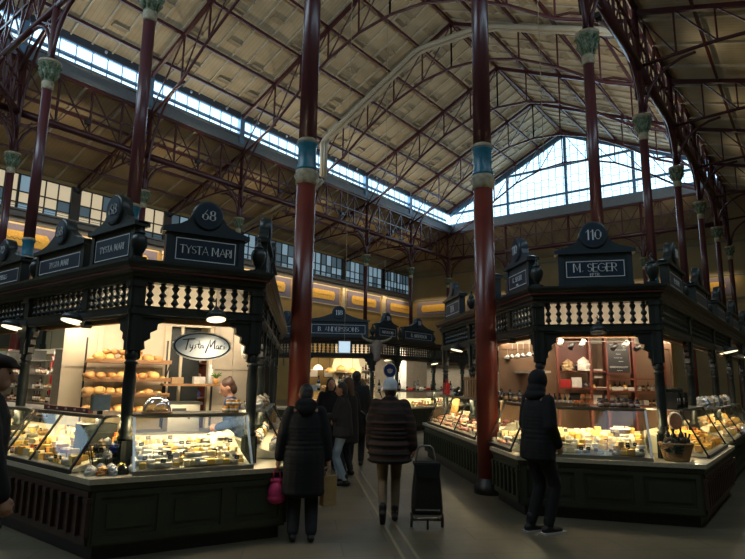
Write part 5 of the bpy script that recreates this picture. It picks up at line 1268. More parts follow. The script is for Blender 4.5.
# hanging goods at right
random.seed(12)
for k in range(7):
    z = 1.86 + .03 * (k % 2); c = ['red_paint', 'paper_white', 'foil', 'red_paint', 'paper_white', 'kraft', 'foil'][k]
    t = tag(MB().prism([(-.035, 0), (.035, 0), (.03, .16), (.008, .2), (-.008, .2), (-.03, .16)], -.01, .01).path([(0, 0, .19), (0, 0, 2.13 - z)], .003, 4, mi=1).build('hanging_packet', [c, 'steel'], None, g2.w(.25 + k * .14, .15, z), g2.a), '%s packet hanging under the right canopy beam, %s from the corner' % ({'red_paint': 'red', 'paper_white': 'white', 'foil': 'silvery', 'kraft': 'brown'}[c], ORD[k]), 'packet', 'packets hanging under the right canopy')
for j, z in enumerate((1.5, 1.75)):
    o = tag(MB().box(0, 3.2, 0, .25, -.02, 0).build('wall_shelf', 'redwood', None, g2.w(2.2, 1.9, z), g2.a), '%s shelf on the ochre wall of the right side stalls' % ['lower', 'upper'][j], 'shelf')
    for k in range(14): put(random.choice(['bottle', 'darkjar', 'redjar', 'box_white', 'pack0', 'pack4']), g2.w(2.35 + k * .21, 2.02, z), g2.a, 'item on the %s shelf of the right side stalls' % ['lower', 'upper'][j], 'groceries', 'goods on the shelves of the right side stalls', 1.1)
for k in range(10): c = [0, 1, 0, 2][k % 4]; put('pack%d' % c, g2.w(2.7 + k * .35, -.0, 1.17), k, '%s bundle on the case farther along the right side' % PCOL[c], 'parcel', 'bundles on the farther right case', 1.9)
for k in range(3): put('pack1', g2.w(4.3 + k * .5, -.40, .69), k, 'silvery wrapped bundle on the ledge at the right edge, %s of three' % ORD[k], 'parcel', 'bundles on the ledge at the right edge', 1.6)
# aisle side of the right stall
t = thing('lit_shelf', 'long pale shelf hanging over the near aisle case of the right stall', 'shelf', g0.w(ra(2.7), .30, 1.68), g0.a)
MB().box(0, 2.0, 0, .16, 0, .03).build('shelf_board', 'cream2', t); MB().box(.1, .11, .07, .08, .03, .47).box(1.9, 1.91, .07, .08, .03, .47).build('hanger', 'steel', t)
t = thing('small_screen', 'small glowing turquoise scale display by the hooded man', 'screen', g0.w(ra(.72), .22, 1.56), g0.a)
M['teal_screen'] = emit('turquoise_screen', (.15, .75, .8), 1.0)
MB().box(-.09, .09, 0, .03, 0, .10).beam((0, .015, .1), (0, .015, .12), .02).build('casing', 'black', t); MB().box(-.08, .08, -.004, 0, .01, .09).build('screen', 'teal_screen', t)
for k in range(6):
    t = tag(MB().lathe([(.05, 0), (.055, .03), (.03, .05), (.012, .07)], n=12).path([(0, 0, .06), (0, 0, .22)], .004, 4).build('hanging_ladle', 'steel' if k % 2 else 'paper_white', None, g0.w(ra(1.7 - k * .22), .2, 1.90)), 'pale kitchen ware hanging over the aisle case, %s from the left' % ORD[k], 'utensil', 'utensils hanging over the aisle case')
for k in range(22): put('bottle_plain' if k % 2 else 'darkjar', g0.w(ra(2.4) + (k % 11) * .19, -.02 + (k // 11) * .09, 1.268), 0, 'dark bottle on top of the aisle cases of the right stall', 'bottle', 'bottles on the aisle cases of the right stall', .75 if k % 2 else 1.2)
t = thing('slatted_crate', 'tall slatted wooden crate on the aisle case left of the tall column', 'crate', g0.w(ra(3.3), -.06, 1.268), g0.a)
MB().box(0, .8, 0, .22, 0, .02).build('base', 'wood', t)
for k in range(7): MB().box(.01 + k * .125, .05 + k * .125, 0, .015, .02, .36).box(.01 + k * .125, .05 + k * .125, .2, .215, .02, .36).build('slat', 'wood', t)
MB().box(0, .8, -.01, .0, .30, .33).build('top_rail', 'wood', t)
put('pack3', g0.w(ra(3.5), -.1, 1.268), 0, 'black bag on the aisle case beside the slatted crate', 'bag', None, 1.8)
for k in range(5):
    a2 = .1 + k * .12; tag(MB().lathe([(.02, 0), (.022, .3), (.012, .42)], n=8).build('long_loaf', 'crust_pale', None, g0.w(ra(4.65 - k * .13), .02, .80), (rad(14), rad(8 - 4 * k), 0)), 'long baguette standing at the far end of the aisle case, %s from the left' % ORD[k], 'bread', 'baguettes at the end of the aisle case')
t = thing('gift_bag', 'bright red bag on the far end of the aisle case', 'bag', g0.w(ra(4.6), -.05, 1.268), g0.a)
MB().box(-.11, .11, -.05, .05, 0, .24).build('body', 'red_paint', t); MB().path([(-.05, 0, .24), (-.04, 0, .32), (.04, 0, .32), (.05, 0, .24)], .006, 6).build('handle', 'red_paint', t)
for k in range(16): put(['bottle', 'redjar', 'box_white', 'pack4'][k % 4], g0.w(ra(4.6) + k * .17, 1.0, 1.26), g0.a, 'goods on the inner shelf of the aisle side of the right stall', 'groceries', 'goods on the inner shelf of the right stall', 1.1)
tag(MB().box(0, 2.9, 0, .3, -.02, 0).build('inner_shelf', 'redwood', None, g0.w(ra(4.7), .9, 1.26), g0.a), 'inner shelf on the aisle side of the right stall', 'shelf')
tag(MB().box(0, 2.9, 0, .3, 0, 1.0).build('inner_cabinet', 'stall', None, g0.w(ra(4.7), .9, 0), g0.a), 'dark cabinet under the inner shelf of the right stall', 'cabinet')
# ---- middle stalls
t = thing('mounted_bull_head', 'grey-brown bull head with wide pale horns mounted on the middle stall corner', 'trophy head', m2.w(-.12, -.26, 2.22), PI * .71)
t.scale = (1.25,) * 3
def blob(name, prims, vox, m, parent=None, smooth=2, loc=None, rot=None):
    """prims: ('c', [points], [radii]) or ('e', centre, radii[, rotation]); fused to one skin"""
    mb = MB()
    for p in prims:
        if p[0] == 'c':
            mb.path(p[1], p[2], 12)
            for q, r_ in zip(p[1], p[2] if isinstance(p[2], (list, tuple)) else [p[2]] * len(p[1])): mb.ell(q, r_ * .985, 10, 8)
        else: mb.ell(p[1], p[2], 16, 12, rot=p[3] if len(p) > 3 else None)
    o = mb.build(name, m, parent, loc, rot)
    md = o.modifiers.new('fuse', 'REMESH'); md.mode = 'VOXEL'; md.voxel_size = vox; md.use_smooth_shade = True
    s = o.modifiers.new('soften', 'SMOOTH'); s.factor = .5; s.iterations = smooth
    dg = bpy.context.evaluated_depsgraph_get(); ev = o.evaluated_get(dg); me = bpy.data.meshes.new_from_object(ev)
    o.modifiers.clear(); old = o.data; o.data = me; bpy.data.meshes.remove(old)
    if not me.materials: me.materials.append(M[m] if isinstance(m, str) else m)
    for p in me.polygons: p.use_smooth = True
    return o
g('bull', (.26, .20, .16), .8)
blob('head', [('e', (0, .10, .22), (.13, .16, .16)), ('c', [(0, .18, .2), (0, .26, .05), (0, .29, -.06)], [.12, .085, .075]), ('e', (0, .30, -.08), (.085, .05, .05)), ('e', (.17, .10, .24), (.07, .025, .04)), ('e', (-.17, .10, .24), (.07, .025, .04)), ('e', (0, 0, .2), (.15, .06, .19))], .018, 'bull', t)
for s in (1, -1): MB().path([(s * .08, .12, .33), (s * .22, .13, .36), (s * .33, .15, .42), (s * .36, .17, .52)], [.035, .03, .02, .005], 8).build('horn', 'cream_iron', t)
for s in (1, -1): MB().ell((s * .09, .22, .20), .02, 8, 6).build('eye', 'black', t)
t = thing('round_sign', 'round dark blue sign with white ring in the middle stall', 'sign', m2.w(.72, -.12, 1.83), m2.a - .5)
MB().lathe([(.22, -.01), (.22, .01)], n=32, axis='y').build('ring', 'label_white', t); MB().lathe([(.195, -.014), (.195, -.008)], n=32, axis='y').build('disc', 'blue_paint', t)
mb = MB().prism([(-.10, .03), (0, .06), (.10, .03), (.07, -.06), (0, -.09), (-.07, -.06)], -.02, -.014); mb.build('emblem', 'label_white', t); MB().beam((0, 0, .2), (0, 0, .38), .012).build('hanger', 'steel', t)
t = thing('hanging_screen', 'small white lit box hanging on a cable above the aisle', 'lit sign', (10.6, 9.1, 2.17), PI * .25 - PI / 2)
MB().box(-.15, .15, -.05, .05, 0, .30).build('casing', 'steel', t); MB().box(-.135, .135, -.056, -.05, .015, .285).build('screen', 'screen', t); MB().beam((0, 0, .3), (0, 0, 16.7), .012).build('cable', 'cream_iron', t)
t = thing('kitchen_hood', 'pale lit extractor hood in the middle stall', 'hood', m1.w(1.35, 1.5, 1.75), m1.a)
MB().prism([(-.5, 0), (.5, 0), (.38, .45), (-.38, .45)], 0, .6).build('body', 'cheese_pale', t)
for k in range(12): put(['pack0', 'box_white', 'bottle', 'pack4'][k % 4], m1.w(.15 + k * .15, .05, 1.22), k, 'pale goods on top of the middle stall front case', 'groceries', 'goods on the middle stall front case', 1.7)
for k in range(22): put(['bottle', 'pack0', 'darkjar', 'box_red', 'bottle_plain'][k % 5], m2.w(.35 + k * .21, 0, 1.22), k, 'goods on top of the right case of the middle stall', 'groceries', 'goods on the right case of the middle stall', 1.35)
for j in range(3):
    tag(MB().box(0, 1.9, 0, .3, -.02, 0).build('wall_shelf', 'steel', None, m2.w(.6, 1.55, 1.3 + j * .28), m2.a), 'shelf on the pale wall of the middle stall, %s from below' % ORD[j], 'shelf')
    for k in range(11): put(['bottle', 'box_white', 'darkjar', 'bottle_plain'][k % 4], m2.w(.7 + k * .16, 1.68, 1.3 + j * .28), k, 'dark goods on the wall shelves of the middle stall', 'groceries', 'goods on the wall shelves of the middle stall', 1.0)

# more goods deep inside the stalls
random.seed(77)
t = thing('goods_shelf', 'tall dark shelf of parcels inside the aisle side of the left stall', 'shelf', f2.w(2.1, 1.2, 0), f2.a)
for z in (.9, 1.2, 1.5, 1.8): MB().box(0, 2.6, 0, .3, z - .02, z).build('shelf_board', 'redwood', t)
for x in (0, 1.29, 2.57): MB().box(x, x + .03, 0, .3, 0, 2.1).build('upright', 'redwood', t)
for z in (1.2, 1.5, 1.8):
    for k in range(13): c = random.choice([0, 1, 2, 4, 5, 6]); put('pack%d' % c, f2.w(2.25 + k * .18, 1.33, z), k, '%s parcel on the tall dark shelf inside the left stall' % PCOL[c], 'parcel', 'parcels on the tall shelf inside the left stall', 1.4)
for k in range(9):
    c = ['paper_white', 'foil', 'kraft'][k % 3]
    tag(MB().ell((0, 0, 0), (.07, .05, .10), 10, 8).path([(0, 0, .09), (0, 0, .30)], .003, 4).build('hanging_bag', c, None, f2.w(.5 + k * .28, .12, 1.86)), '%s bag hanging on the left stall aisle side, %s from the corner' % ({'paper_white': 'white', 'foil': 'silvery', 'kraft': 'brown'}[c], ORD[k]), 'bag', 'bags hanging on the aisle side of the left stall')
for z, y0_ in ((1.25, 1.2), (1.48, 1.2), (1.72, 1.2)):
    for k in range(5):
        c = random.choice(['pack1', 'redjar', 'darkjar', 'small_bottle', 'box_black']); put(c, g1.w(.36 + k * .075, y0_ + .1, z), k, 'small dark item at the back of the left shelves of the 110 stall', 'groceries', 'small items on the left shelves of the 110 stall', .9)
for z in (1.25, 1.45):
    for k in range(11): c = random.choice(['small_bottle', 'box_white', 'pack0', 'darkjar']); put(c, g1.w(.98 + k * .062, 1.22, z), k, 'pale bottle or packet on the right shelves of the 110 stall', 'groceries', 'items on the right shelves of the 110 stall', .75)
for k in range(8): tag(MB().lathe([(.03, 0), (.035, .10), (.028, .10)], n=10).build('hanging_mug', 'paper_white' if k % 2 else 'black', None, g1.w(.12 + k * .135 + (.25 if k > 3 else 0), .25, 1.98 + .04 * (k % 2)), (.3, .2 * k, 0)), '%s mug hanging under the front beam of the 110 stall, %s from the left' % ('white' if k % 2 else 'black', ORD[k]), 'mug', 'mugs hanging in the 110 stall')
o = tag(MB().beam((0, 0, 0), (1.3, 0, 0), .012).build('hanging_rail', 'steel', None, g1.w(.05, .25, 2.08), g1.a), 'thin steel rail under the front beam of the 110 stall', 'rail')
for j in range(2):
    t = thing('price_board', '%s small framed board on the pale wall of the middle stall' % ['left', 'right'][j], 'board', m1.w(.35 + j * .5, 2.55, 1.6), m1.a)
    MB().box(-.16, .16, 0, .02, 0, .3).build('frame', 'redwood', t); MB().box(-.14, .14, -.006, 0, .02, .28).build('board', 'cheese_white', t)

tag(MB().box(0, 3.6, 0, .5, 0, .09).build('light_shelf', 'cream', None, f0.w(ls(7.9), 1.6, 1.92), f0.a), 'long cream panel hanging over the shelves at the left edge', 'panel')
strip('shelf_lamp', f0.w(ls(6.0), .95, 1.9), f0.w(ls(4.0), .95, 1.9), .06, 9, CREAM, f0.uy * .5 + Vector((0, 0, -1)))
strip('shelf_lamp', f0.w(ls(8.5), 2.0, 1.88), f0.w(ls(5.5), 2.0, 1.88), .06, 14, CREAM, f0.uy * .8 + Vector((0, 0, -1)))
# ================================================================ people
M['skin'] = mat('skin', (.50, .27, .17), .5, noise=(8, (.44, .22, .14), .5)); M['hair_dark'] = mat('dark_hair', (.015, .010, .008), .45, bump=(60, .4)); M['hair_brown'] = mat('brown_hair', (.07, .030, .014), .45, bump=(60, .4))
def cloth(n, c, c2=None, rough=.85): M[n] = mat(n, c, rough, noise=(7, c2 or tuple(x * .6 for x in c), .8), bump=(25, .25))
cloth('coat_black', (.0035, .0035, .004)); cloth('trouser_dark', (.016, .017, .020)); cloth('trouser_tan', (.19, .135, .085)); cloth('jeans', (.24, .33, .42)); cloth('wool_blue', (.72, .80, .86), (.6, .68, .75)); cloth('cap_brown', (.035, .022, .016)); cloth('cardigan', (.010, .011, .014)); cloth('paper_bag', (.38, .24, .10))
cloth('boot', (.008, .007, .007), rough=.5); cloth('white_bag', (.80, .80, .82))
def stripe_mat():
    m = bpy.data.materials.new('striped_fur'); m.use_nodes = True; nt = m.node_tree; b = nt.nodes['Principled BSDF']; b.inputs['Roughness'].default_value = .8
    tc = nt.nodes.new('ShaderNodeTexCoord'); wv = nt.nodes.new('ShaderNodeTexWave'); wv.bands_direction = 'Z'; wv.inputs['Scale'].default_value = 4.2; wv.inputs['Distortion'].default_value = 1.5; wv.inputs['Detail'].default_value = 2
    rp = nt.nodes.new('ShaderNodeValToRGB'); rp.color_ramp.elements[0].color = (.010, .007, .006, 1); rp.color_ramp.elements[0].position = .45; rp.color_ramp.elements[1].color = (.055, .022, .014, 1); rp.color_ramp.elements[1].position = .9
    nt.links.new(tc.outputs['Object'], wv.inputs['Vector']); nt.links.new(wv.outputs['Fac'], rp.inputs[0]); nt.links.new(rp.outputs[0], b.inputs['Base Color'])
    n2 = nt.nodes.new('ShaderNodeTexNoise'); n2.inputs['Scale'].default_value = 80; nt.links.new(tc.outputs['Object'], n2.inputs['Vector'])
    bp = nt.nodes.new('ShaderNodeBump'); bp.inputs['Strength'].default_value = .6; nt.links.new(n2.outputs['Fac'], bp.inputs['Height']); nt.links.new(bp.outputs['Normal'], b.inputs['Normal'])
    return m
M['fur'] = stripe_mat()
def ik(a, b, l1, l2, pole):
    a, b = Vector(a), Vector(b); d = b - a; L = min(d.length, (l1 + l2) * .995); u = d.normalized(); b = a + u * L
    x = (l1 * l1 - l2 * l2 + L * L) / (2 * L); h = math.sqrt(max(0, l1 * l1 - x * x)); p = Vector(pole); p = (p - u * p.dot(u)).normalized()
    return a + u * x + p * h, b
def human(label, loc, face, H, feet, hands, lean=(0, 0), head=(0, 0), hair=None, coat=None, coat_len=.75, coat_w=1.0, legs='trouser_dark', leg_w=1.0, shoes='boot', hat=None, hood=None, bumps=False, apron=None, long_hair=False, bun=False, toe=(0, 0), heel=(0, 0), hcurl=(1, 1), collar=True):
    """local frame: faces +y, x to its right; feet/hands: ankle and wrist targets (left, right)"""
    s = H / 1.70; t = thing('person', label, 'person', loc, face - PI / 2)
    V3 = lambda x, y, z: Vector((x * s, y * s, z * s))
    lx, ly = lean
    hip = [V3(-.09, 0, .90), V3(.09, 0, .90)]
    chest = V3(lx * .6, ly * .6, 1.26); neck = V3(lx, ly, 1.45)
    sh = [V3(-.175 + lx * .9, ly * .9, 1.395), V3(.175 + lx * .9, ly * .9, 1.395)]
    hd = V3(lx * 1.25, ly * 1.25 + .02, 1.585)
    Rh = Matrix.Rotation(head[0], 3, 'Z') @ Matrix.Rotation(head[1], 3, 'X')
    B = []; C_ = []; T = []; S2 = []
    B += [('c', [V3(0, 0, .93), V3(lx * .3, ly * .3, 1.08), chest, neck * 1.0], [.125 * s, .115 * s, .135 * s, .06 * s]), ('c', [sh[0], chest + V3(0, 0, .1), sh[1]], [.055 * s, .09 * s, .055 * s])]
    B += [('c', [neck, hd], [.052 * s, .05 * s]), ('e', hd, (.076 * s, .092 * s, .112 * s), Rh)]
    fwd = Rh @ Vector((0, 1, 0)); rt = Rh @ Vector((1, 0, 0)); up = Rh @ Vector((0, 0, 1))
    P = lambda x, y, z: hd + (rt * x + fwd * y + up * z) * s
    B += [('e', P(0, .055, -.055), (.045 * s, .04 * s, .05 * s), Rh), ('c', [P(0, .088, .018), P(0, .112, -.022)], [.010 * s, .017 * s]), ('e', P(0, .092, -.058), (.022 * s, .010 * s, .009 * s), Rh)]
    for e in (-1, 1): B.append(('e', P(e * .078, -.005, -.005), (.012 * s, .022 * s, .032 * s), Rh))
    # legs
    for i in (0, 1):
        f = V3(*feet[i]); kn, an = ik(hip[i], f, .44 * s, .42 * s, (0, 1, .0))
        B.append(('c', [hip[i], kn, an], [.085 * s, .052 * s, .036 * s]))
        w = leg_w
        T.append(('c', [hip[i], (hip[i] + kn) / 2, kn, (kn + an) / 2, an + V3(0, 0, .03)], [.098 * s * w, .085 * s * w, .068 * s * w, .064 * s * w, .055 * s * w]))
        a2 = toe[i]; td = Vector((sin(a2) * cos(heel[i]), cos(a2) * cos(heel[i]), -sin(heel[i])))
        h0 = an - td * .05 * s + V3(0, 0, -.035); 
        S2 += [('c', [h0, an + td * .06 * s + V3(0, 0, -.045), an + td * .15 * s + V3(0, 0, -.052)], [.042 * s, .040 * s, .032 * s]), ('c', [an + V3(0, 0, -.03), an + V3(0, 0, .08)], [.045 * s, .050 * s])]
    T.append(('e', V3(0, 0, .93), (.155 * s, .12 * s, .12 * s)))
    # arms and hands with five fingers
    SL = []; wr = []
    for i, e in ((0, -1), (1, 1)):
        el, w = ik(sh[i], V3(*hands[i]), .27 * s, .25 * s, (e * .5, -1, -.2))
        B.append(('c', [sh[i], el, w], [.050 * s, .040 * s, .027 * s]))
        SL.append(('c', [sh[i], (sh[i] + el) / 2, el, (el + w) / 2, w + (el - w) * .04], [.060 * s * coat_w, .068 * s * coat_w, .068 * s * coat_w, .060 * s * coat_w, .052 * s * coat_w]))
        d = (w - el).normalized(); side = Vector((0, 1, 0)) if abs(d.y) < .8 else Vector((0, 0, 1)); side = (side - d * side.dot(d)).normalized(); nn = d.cross(side) * e
        cu = hcurl[i]
        palm = w + d * .05 * s
        B.append(('c', [w + d * .015 * s, w + d * .075 * s], [.026 * s, .030 * s]))
        for k, ln in enumerate((.070, .080, .074, .058)):
            q0 = w + d * .085 * s + side * (.030 - .02 * k) * s
            q1 = q0 + (d * .9 - nn * .35 * cu).normalized() * ln * .5 * s; q2 = q1 + (d * (.6 - .6 * cu) - nn * .9 * cu).normalized() * ln * .5 * s if cu > .2 else q1 + d * ln * .45 * s
            B.append(('c', [q0, q1, q2], [.0105 * s, .0095 * s, .008 * s]))
        th = w + d * .03 * s + side * .026 * s
        B.append(('c', [th, th + (side * .6 + d * .8).normalized() * .035 * s, th + (side * .3 + d * .9 - nn * .5 * cu).normalized() * .065 * s], [.013 * s, .011 * s, .009 * s]))
        wr.append((w, d))
    blob('body', B, .0095, 'skin', t, 1)
    M_eye = 'hair_dark'
    for e in (-1, 1): MB().ell(P(e * .030, .078, .012), .0095 * s, 8, 6).build('eye', M_eye, t)
    blob('trousers', T, .013, legs, t); blob('shoes', S2, .010, shoes, t)
    # coat: torso, skirt and sleeves
    if coat:
        zb = coat_len; w = coat_w
        C_ = list(SL)
        prof = [(1.43, .09, .08), (1.385, .135, .10), (1.32, .175, .125), (1.22, .195, .138), (1.10, .195, .14), (.95, .205, .15)]
        z = .95
        while z > zb + .04: z -= .10; prof.append((max(z, zb), .205 + .03 * (.95 - z), .155 + .02 * (.95 - z)))
        for j in range(len(prof) - 1):
            for q in range(3):
                k = q / 3; z = prof[j][0] * (1 - k) + prof[j + 1][0] * k; a2 = prof[j][1] * (1 - k) + prof[j + 1][1] * k; b2 = prof[j][2] * (1 - k) + prof[j + 1][2] * k
                f = max(0, min(1, (z - .9) / .55)); bump_ = (1.05 if (q % 3 == 1) else .965) if bumps else 1
                C_.append(('e', V3(lx * f, ly * f, z), (a2 * s * w * bump_, b2 * s * w * bump_, (.034 if bumps else .055) * s)))
        for q in sh: C_.append(('c', [neck + V3(0, 0, -.05), q * .93 + neck * .07 + V3(0, 0, -.02)], [.07 * s, .062 * s * w]))
        if collar: C_.append(('c', [neck + V3(-.05, -.02, .0), neck + V3(0, -.05, .02), neck + V3(.05, -.02, 0)], .05 * s))
        blob('coat', C_, .012, coat, t, 1 if bumps else 3)
    hr = []
    if hair:
        hr = [('e', P(0, -.02, .028), (.084 * s, .092 * s, .098 * s), Rh), ('e', P(0, -.045, -.03), (.074 * s, .062 * s, .085 * s), Rh)]
        if long_hair: hr += [('c', [P(-.07, 0, 0), P(-.085, -.01, -.13), P(-.08, .02, -.26)], [.028 * s, .035 * s, .03 * s]), ('c', [P(.07, 0, 0), P(.085, -.01, -.13), P(.08, .02, -.26)], [.028 * s, .035 * s, .03 * s]), ('c', [P(0, -.06, 0), P(0, -.08, -.2)], [.07 * s, .06 * s])]
        if bun: hr += [('e', P(0, -.075, .095), (.032 * s,) * 3), ('e', P(.012, -.085, .105), (.016 * s,) * 3)]
        blob('hair', hr, .009, hair, t)
    if hat == 'beanie':
        blob('beanie', [('e', P(0, -.01, .05), (.094 * s, .104 * s, .10 * s), Rh), ('e', P(0, -.015, .01), (.094 * s, .104 * s, .045 * s), Rh)], .009, 'wool_blue', t)
    if hat == 'cap':
        blob('flat_cap', [('e', P(0, -.01, .075), (.10 * s, .115 * s, .045 * s), Rh), ('e', P(0, .085, .055), (.07 * s, .05 * s, .014 * s), Rh), ('e', P(0, -.02, .05), (.086 * s, .098 * s, .045 * s), Rh)], .009, 'cap_brown', t)
    if hood == 'up':
        blob('hood', [('e', P(0, -.03, .02), (.105 * s, .115 * s, .125 * s), Rh), ('e', P(0, -.05, -.09), (.11 * s, .10 * s, .09 * s), Rh), ('e', P(0, -.07, -.15), (.13 * s, .09 * s, .07 * s), Rh)], .010, coat, t)
    if hood == 'down':
        blob('hood', [('e', P(0, -.09, -.15), (.13 * s, .075 * s, .075 * s), Rh), ('e', P(0, -.10, -.20), (.11 * s, .06 * s, .08 * s), Rh), ('e', P(-.08, -.02, -.16), (.05 * s, .08 * s, .04 * s)), ('e', P(.08, -.02, -.16), (.05 * s, .08 * s, .04 * s))], .010, coat, t)
    return t, s, wr
AW = CAM_YAW     # looking away from the camera
# woman in the long black coat
loc1 = (4.24, 4.13, 0)
p1, s1, w1 = human('person in long black hooded coat, seen from behind, with pink bag and paper bag', loc1, AW + .12, 1.49, [(-.10, 0, .08), (.10, -.03, .08)], [(-.30, .02, .80), (.29, .03, .76)], lean=(0, .07), head=(0, -.38), hair='hair_dark', coat='coat_black', coat_len=.50, coat_w=1.14, legs='trouser_dark', leg_w=1.2, hood='down')
def world_pt(t, v): return Matrix.Translation(t.location) @ t.rotation_euler.to_matrix().to_4x4() @ v
def carrier(name, label, cat, t, w, size, m, hm=None, tilt=0, slump=True):
    q = world_pt(t, w[0] + w[1] * .095); a2, b2, c2 = size
    o = thing(name, label, cat, q, t.rotation_euler.z + tilt)
    prims = [('e', (0, 0, -.12 - c2 * .55), (a2, b2, c2 * .5)), ('e', (0, 0, -.12 - c2 * .8), (a2 * 1.05, b2 * 1.05, c2 * .22)), ('c', [(-a2 * .5, 0, -.10 - c2 * .12), (a2 * .5, 0, -.10 - c2 * .12)], b2 * .55)]
    blob('body', prims, .008, m, o, 2)
    for s in (1, -1): MB().path([(-a2 * .45, s * b2 * .4, -.12 - c2 * .1), (-a2 * .3, s * .01, -.03), (0, 0, .008), (a2 * .3, s * .01, -.03), (a2 * .45, s * b2 * .4, -.12 - c2 * .1)], .007, 6).build('handle', hm or m, o)
    return o
carrier('handbag', 'bright pink handbag held by the person in the long black coat', 'bag', p1, w1[0], (.085, .05, .22), 'pink_bag')
o = thing('paper_bag', 'brown paper carrier bag held by the person in the long black coat', 'bag', world_pt(p1, w1[1][0] + w1[1][1] * .095), p1.rotation_euler.z + .5)
MB().box(-.075, .075, -.04, .04, -.36, -.08).build('body', 'paper_bag', o); MB().path([(-.04, 0, -.08), (-.03, 0, 0.0), (.03, 0, 0.0), (.04, 0, -.08)], .004, 5).build('handle', 'paper_bag', o)
# woman with the light blue beanie pulling the trolley
p2, s2, w2 = human('person in light blue beanie and dark striped coat walking with a trolley', (5.39, 3.92, 0), AW - .02, 1.55, [(-.08, -.16, .14), (.07, .10, .08)], [(-.25, .08, .78), (.30, -.02, .80)], lean=(0, .02), hat='beanie', hair='hair_dark', coat='fur', coat_len=.70, coat_w=1.28, legs='trouser_tan', leg_w=.92, bumps=True, heel=(.75, 0))
# shopping trolley
q = world_pt(p2, Vector((.30 * s2, -.02 * s2, .80 * s2))); hx = Vector((5.50, 3.50, 0))
t = thing('shopping_trolley', 'black two-wheeled shopping trolley pulled by the person in the blue beanie', 'shopping trolley', hx, AW - PI / 2)
mb = MB(); v = []; f = []; N = 24
ZS = [(.15, .150, .09), (.165, .166, .105), (.22, .168, .108), (.34, .160, .105), (.48, .148, .10), (.60, .135, .095), (.645, .13, .09), (.66, .11, .075)]
for z, a2, b2 in ZS:
    for k in range(N):
        q2 = 2 * PI * k / N; c_, s_ = cos(q2), sin(q2); e2 = .38
        v.append((a2 * abs(c_) ** e2 * (1 if c_ > 0 else -1), b2 * abs(s_) ** e2 * (1 if s_ > 0 else -1), z + .004 * sin(3 * q2)))
for j in range(len(ZS) - 1): f += [(j * N + k, j * N + (k + 1) % N, (j + 1) * N + (k + 1) % N, (j + 1) * N + k) for k in range(N)]
f += [list(reversed(range(N))), list(range((len(ZS) - 1) * N, len(ZS) * N))]
mb.add(v, f, 0, True).build('bag', 'boot', t)
MB().box(-.142, .142, -.10, .105, .64, .672).prism([(-.12, .52), (.12, .52), (.14, .66), (-.14, .66)], -.118, -.10).build('flap', 'coat_black', t)
MB().path([(-.12, .12, .08), (-.11, .12, .66), (-.085, .13, .80), (-.05, .13, .83), (.05, .13, .83), (.085, .13, .80), (.11, .12, .66), (.12, .12, .08)], .010, 8).build('handle', 'steel', t)
MB().box(-.15, .15, -.10, .12, .125, .145).path([(-.17, .0, .075), (.17, .0, .075)], .012, 6).beam((-.12, 0, .08), (-.12, 0, .13), .02).beam((.12, 0, .08), (.12, 0, .13), .02).build('frame', 'steel', t)
MB().box(-.13, .13, -.118, -.108, .19, .205).build('reflective_band', 'foil', t)
for s in (1, -1):
    wt = MB().lathe([(.05, -.014), (.075, -.012), (.075, .012), (.05, .014)], c=(s * .165, .0, .075), n=24, axis='x').build('wheel', 'black', t)
    MB().lathe([(.03, -.016), (.03, .016)], c=(s * .165, .0, .075), n=16, axis='x').build('hub', 'steel', wt)
MB().beam((0, -.10, .0), (0, -.10, .10), .02).build('stand', 'darksteel', t)
# hooded man at the right
p3, s3, w3 = human('person all in black with hood up standing before the 110 stall', (6.10, 2.48, 0), AW - 1.15, 1.66, [(-.07, -.06, .08), (.08, .05, .08)], [(-.17, .14, .92), (.17, .14, .92)], lean=(0, .03), head=(.25, -.12), hair='hair_dark', coat='coat_black', coat_len=.72, coat_w=1.08, legs='coat_black', leg_w=1.05, hood='up')
M['sneaker'] = mat('white_sneaker_sole', (.5, .48, .48), .6)
for i, (fx, fy) in enumerate(((-.07, -.06), (.08, .05))):
    o = MB().box(-.045, .045, -.09, .20, -.006, .018).build('shoe_sole', 'sneaker', p3, (fx * s3, fy * s3, 0)); o['label'] = 'white rubber shoe sole'
# man with cap at left edge
p4, s4, w4 = human('person in brown flat cap and dark coat at the left edge', (1.31, 3.96, 0), AW - 1.0, 1.67, [(-.10, 0, .08), (.10, 0, .08)], [(-.24, .12, .85), (.22, .16, .88)], lean=(0, .03), head=(-.1, -.15), hat='cap', hair='hair_brown', coat='coat_black', coat_len=.62, coat_w=1.2)
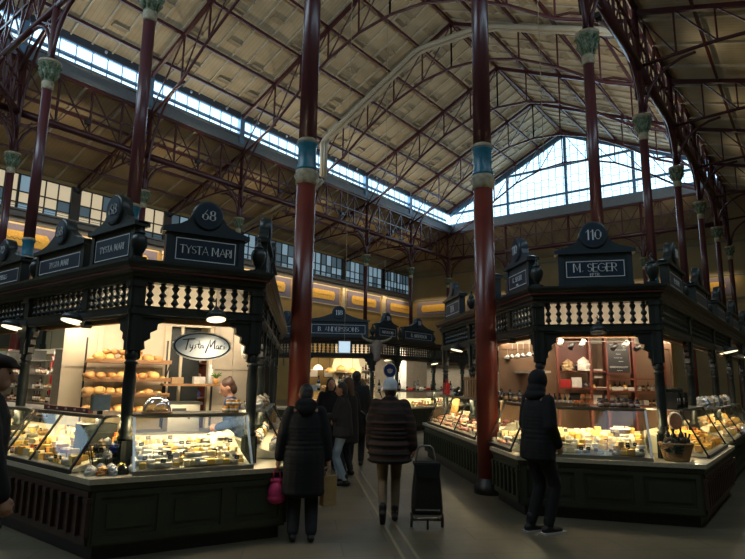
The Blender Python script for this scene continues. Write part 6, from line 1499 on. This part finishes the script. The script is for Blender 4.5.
# group in the aisle
p5, s5, w5 = human('dark-haired person in short jacket and light jeans standing sideways in the aisle', (6.75, 5.78, 0), AW + 1.35, 1.50, [(-.07, -.07, .08), (.08, .06, .08)], [(-.10, .33, 1.12), (.10, .30, 1.10)], lean=(0, .02), head=(.05, -.15), hair='hair_dark', coat='cardigan', coat_len=.80, coat_w=1.10, legs='jeans', leg_w=.95)
o = thing('tote_bag', 'white cloth bag hanging from the arm of the person in light jeans', 'bag', world_pt(p5, Vector((-.19, .22, 1.0))), p5.rotation_euler.z + PI / 2)
blob('body', [('e', (0, 0, -.25), (.075, .045, .13)), ('e', (0, 0, -.16), (.06, .035, .08)), ('e', (0, 0, -.32), (.075, .045, .05))], .008, 'white_bag', o); MB().path([(-.04, 0, -.12), (-.02, 0, 0), (.02, 0, 0), (.04, 0, -.12)], .006, 6).build('handle', 'white_bag', o)
human('person with long dark hair facing the viewer in the aisle group', (7.72, 6.92, 0), AW + PI + .3, 1.56, [(-.09, 0, .08), (.09, 0, .08)], [(-.2, .15, .95), (.2, .15, .95)], hair='hair_dark', coat='coat_black', coat_len=.6, coat_w=1.05, long_hair=True)
human('person with brown hair and dark coat in the middle of the aisle group', (7.45, 6.28, 0), AW + .9, 1.58, [(-.09, 0, .08), (.09, 0, .08)], [(-.2, .15, .95), (.2, .15, .95)], hair='hair_brown', coat='coat_black', coat_len=.55, coat_w=1.1, long_hair=True)
p8, s8, w8 = human('tall person in a black coat seen from behind, last of the aisle group', (8.35, 6.85, 0), AW - .1, 1.70, [(-.10, 0, .08), (.10, .05, .08)], [(-.24, .05, .82), (.24, .05, .82)], head=(.1, 0), hair='hair_dark', coat='coat_black', coat_len=.55, coat_w=1.12)
o = thing('shoulder_bag', 'grey shoulder bag with pale strap on the back of the tall person', 'bag', world_pt(p8, Vector((0, 0, 0))), p8.rotation_euler.z)
MB().path([(-.16, -.14, 1.42), (-.05, -.19, 1.25), (.08, -.19, 1.02), (.19, -.12, .92)], .014, 6).build('strap', 'trimgrey', o); blob('body', [('e', (.25, -.10, .86), (.06, .10, .10))], .012, 'trimgrey', o)
# shop assistant
human('shop assistant with hair in a bun and blue shirt behind the left front case', tuple(f1.w(1.27, .62, 0)), f1.a + PI * .86, 1.54, [(-.09, 0, .08), (.09, 0, .08)], [(-.14, .22, 1.10), (.14, .22, 1.08)], lean=(0, .10), head=(.1, -.5), hair='hair_brown', coat='blue_shirt', coat_len=.85, coat_w=.98, bun=True, collar=False)
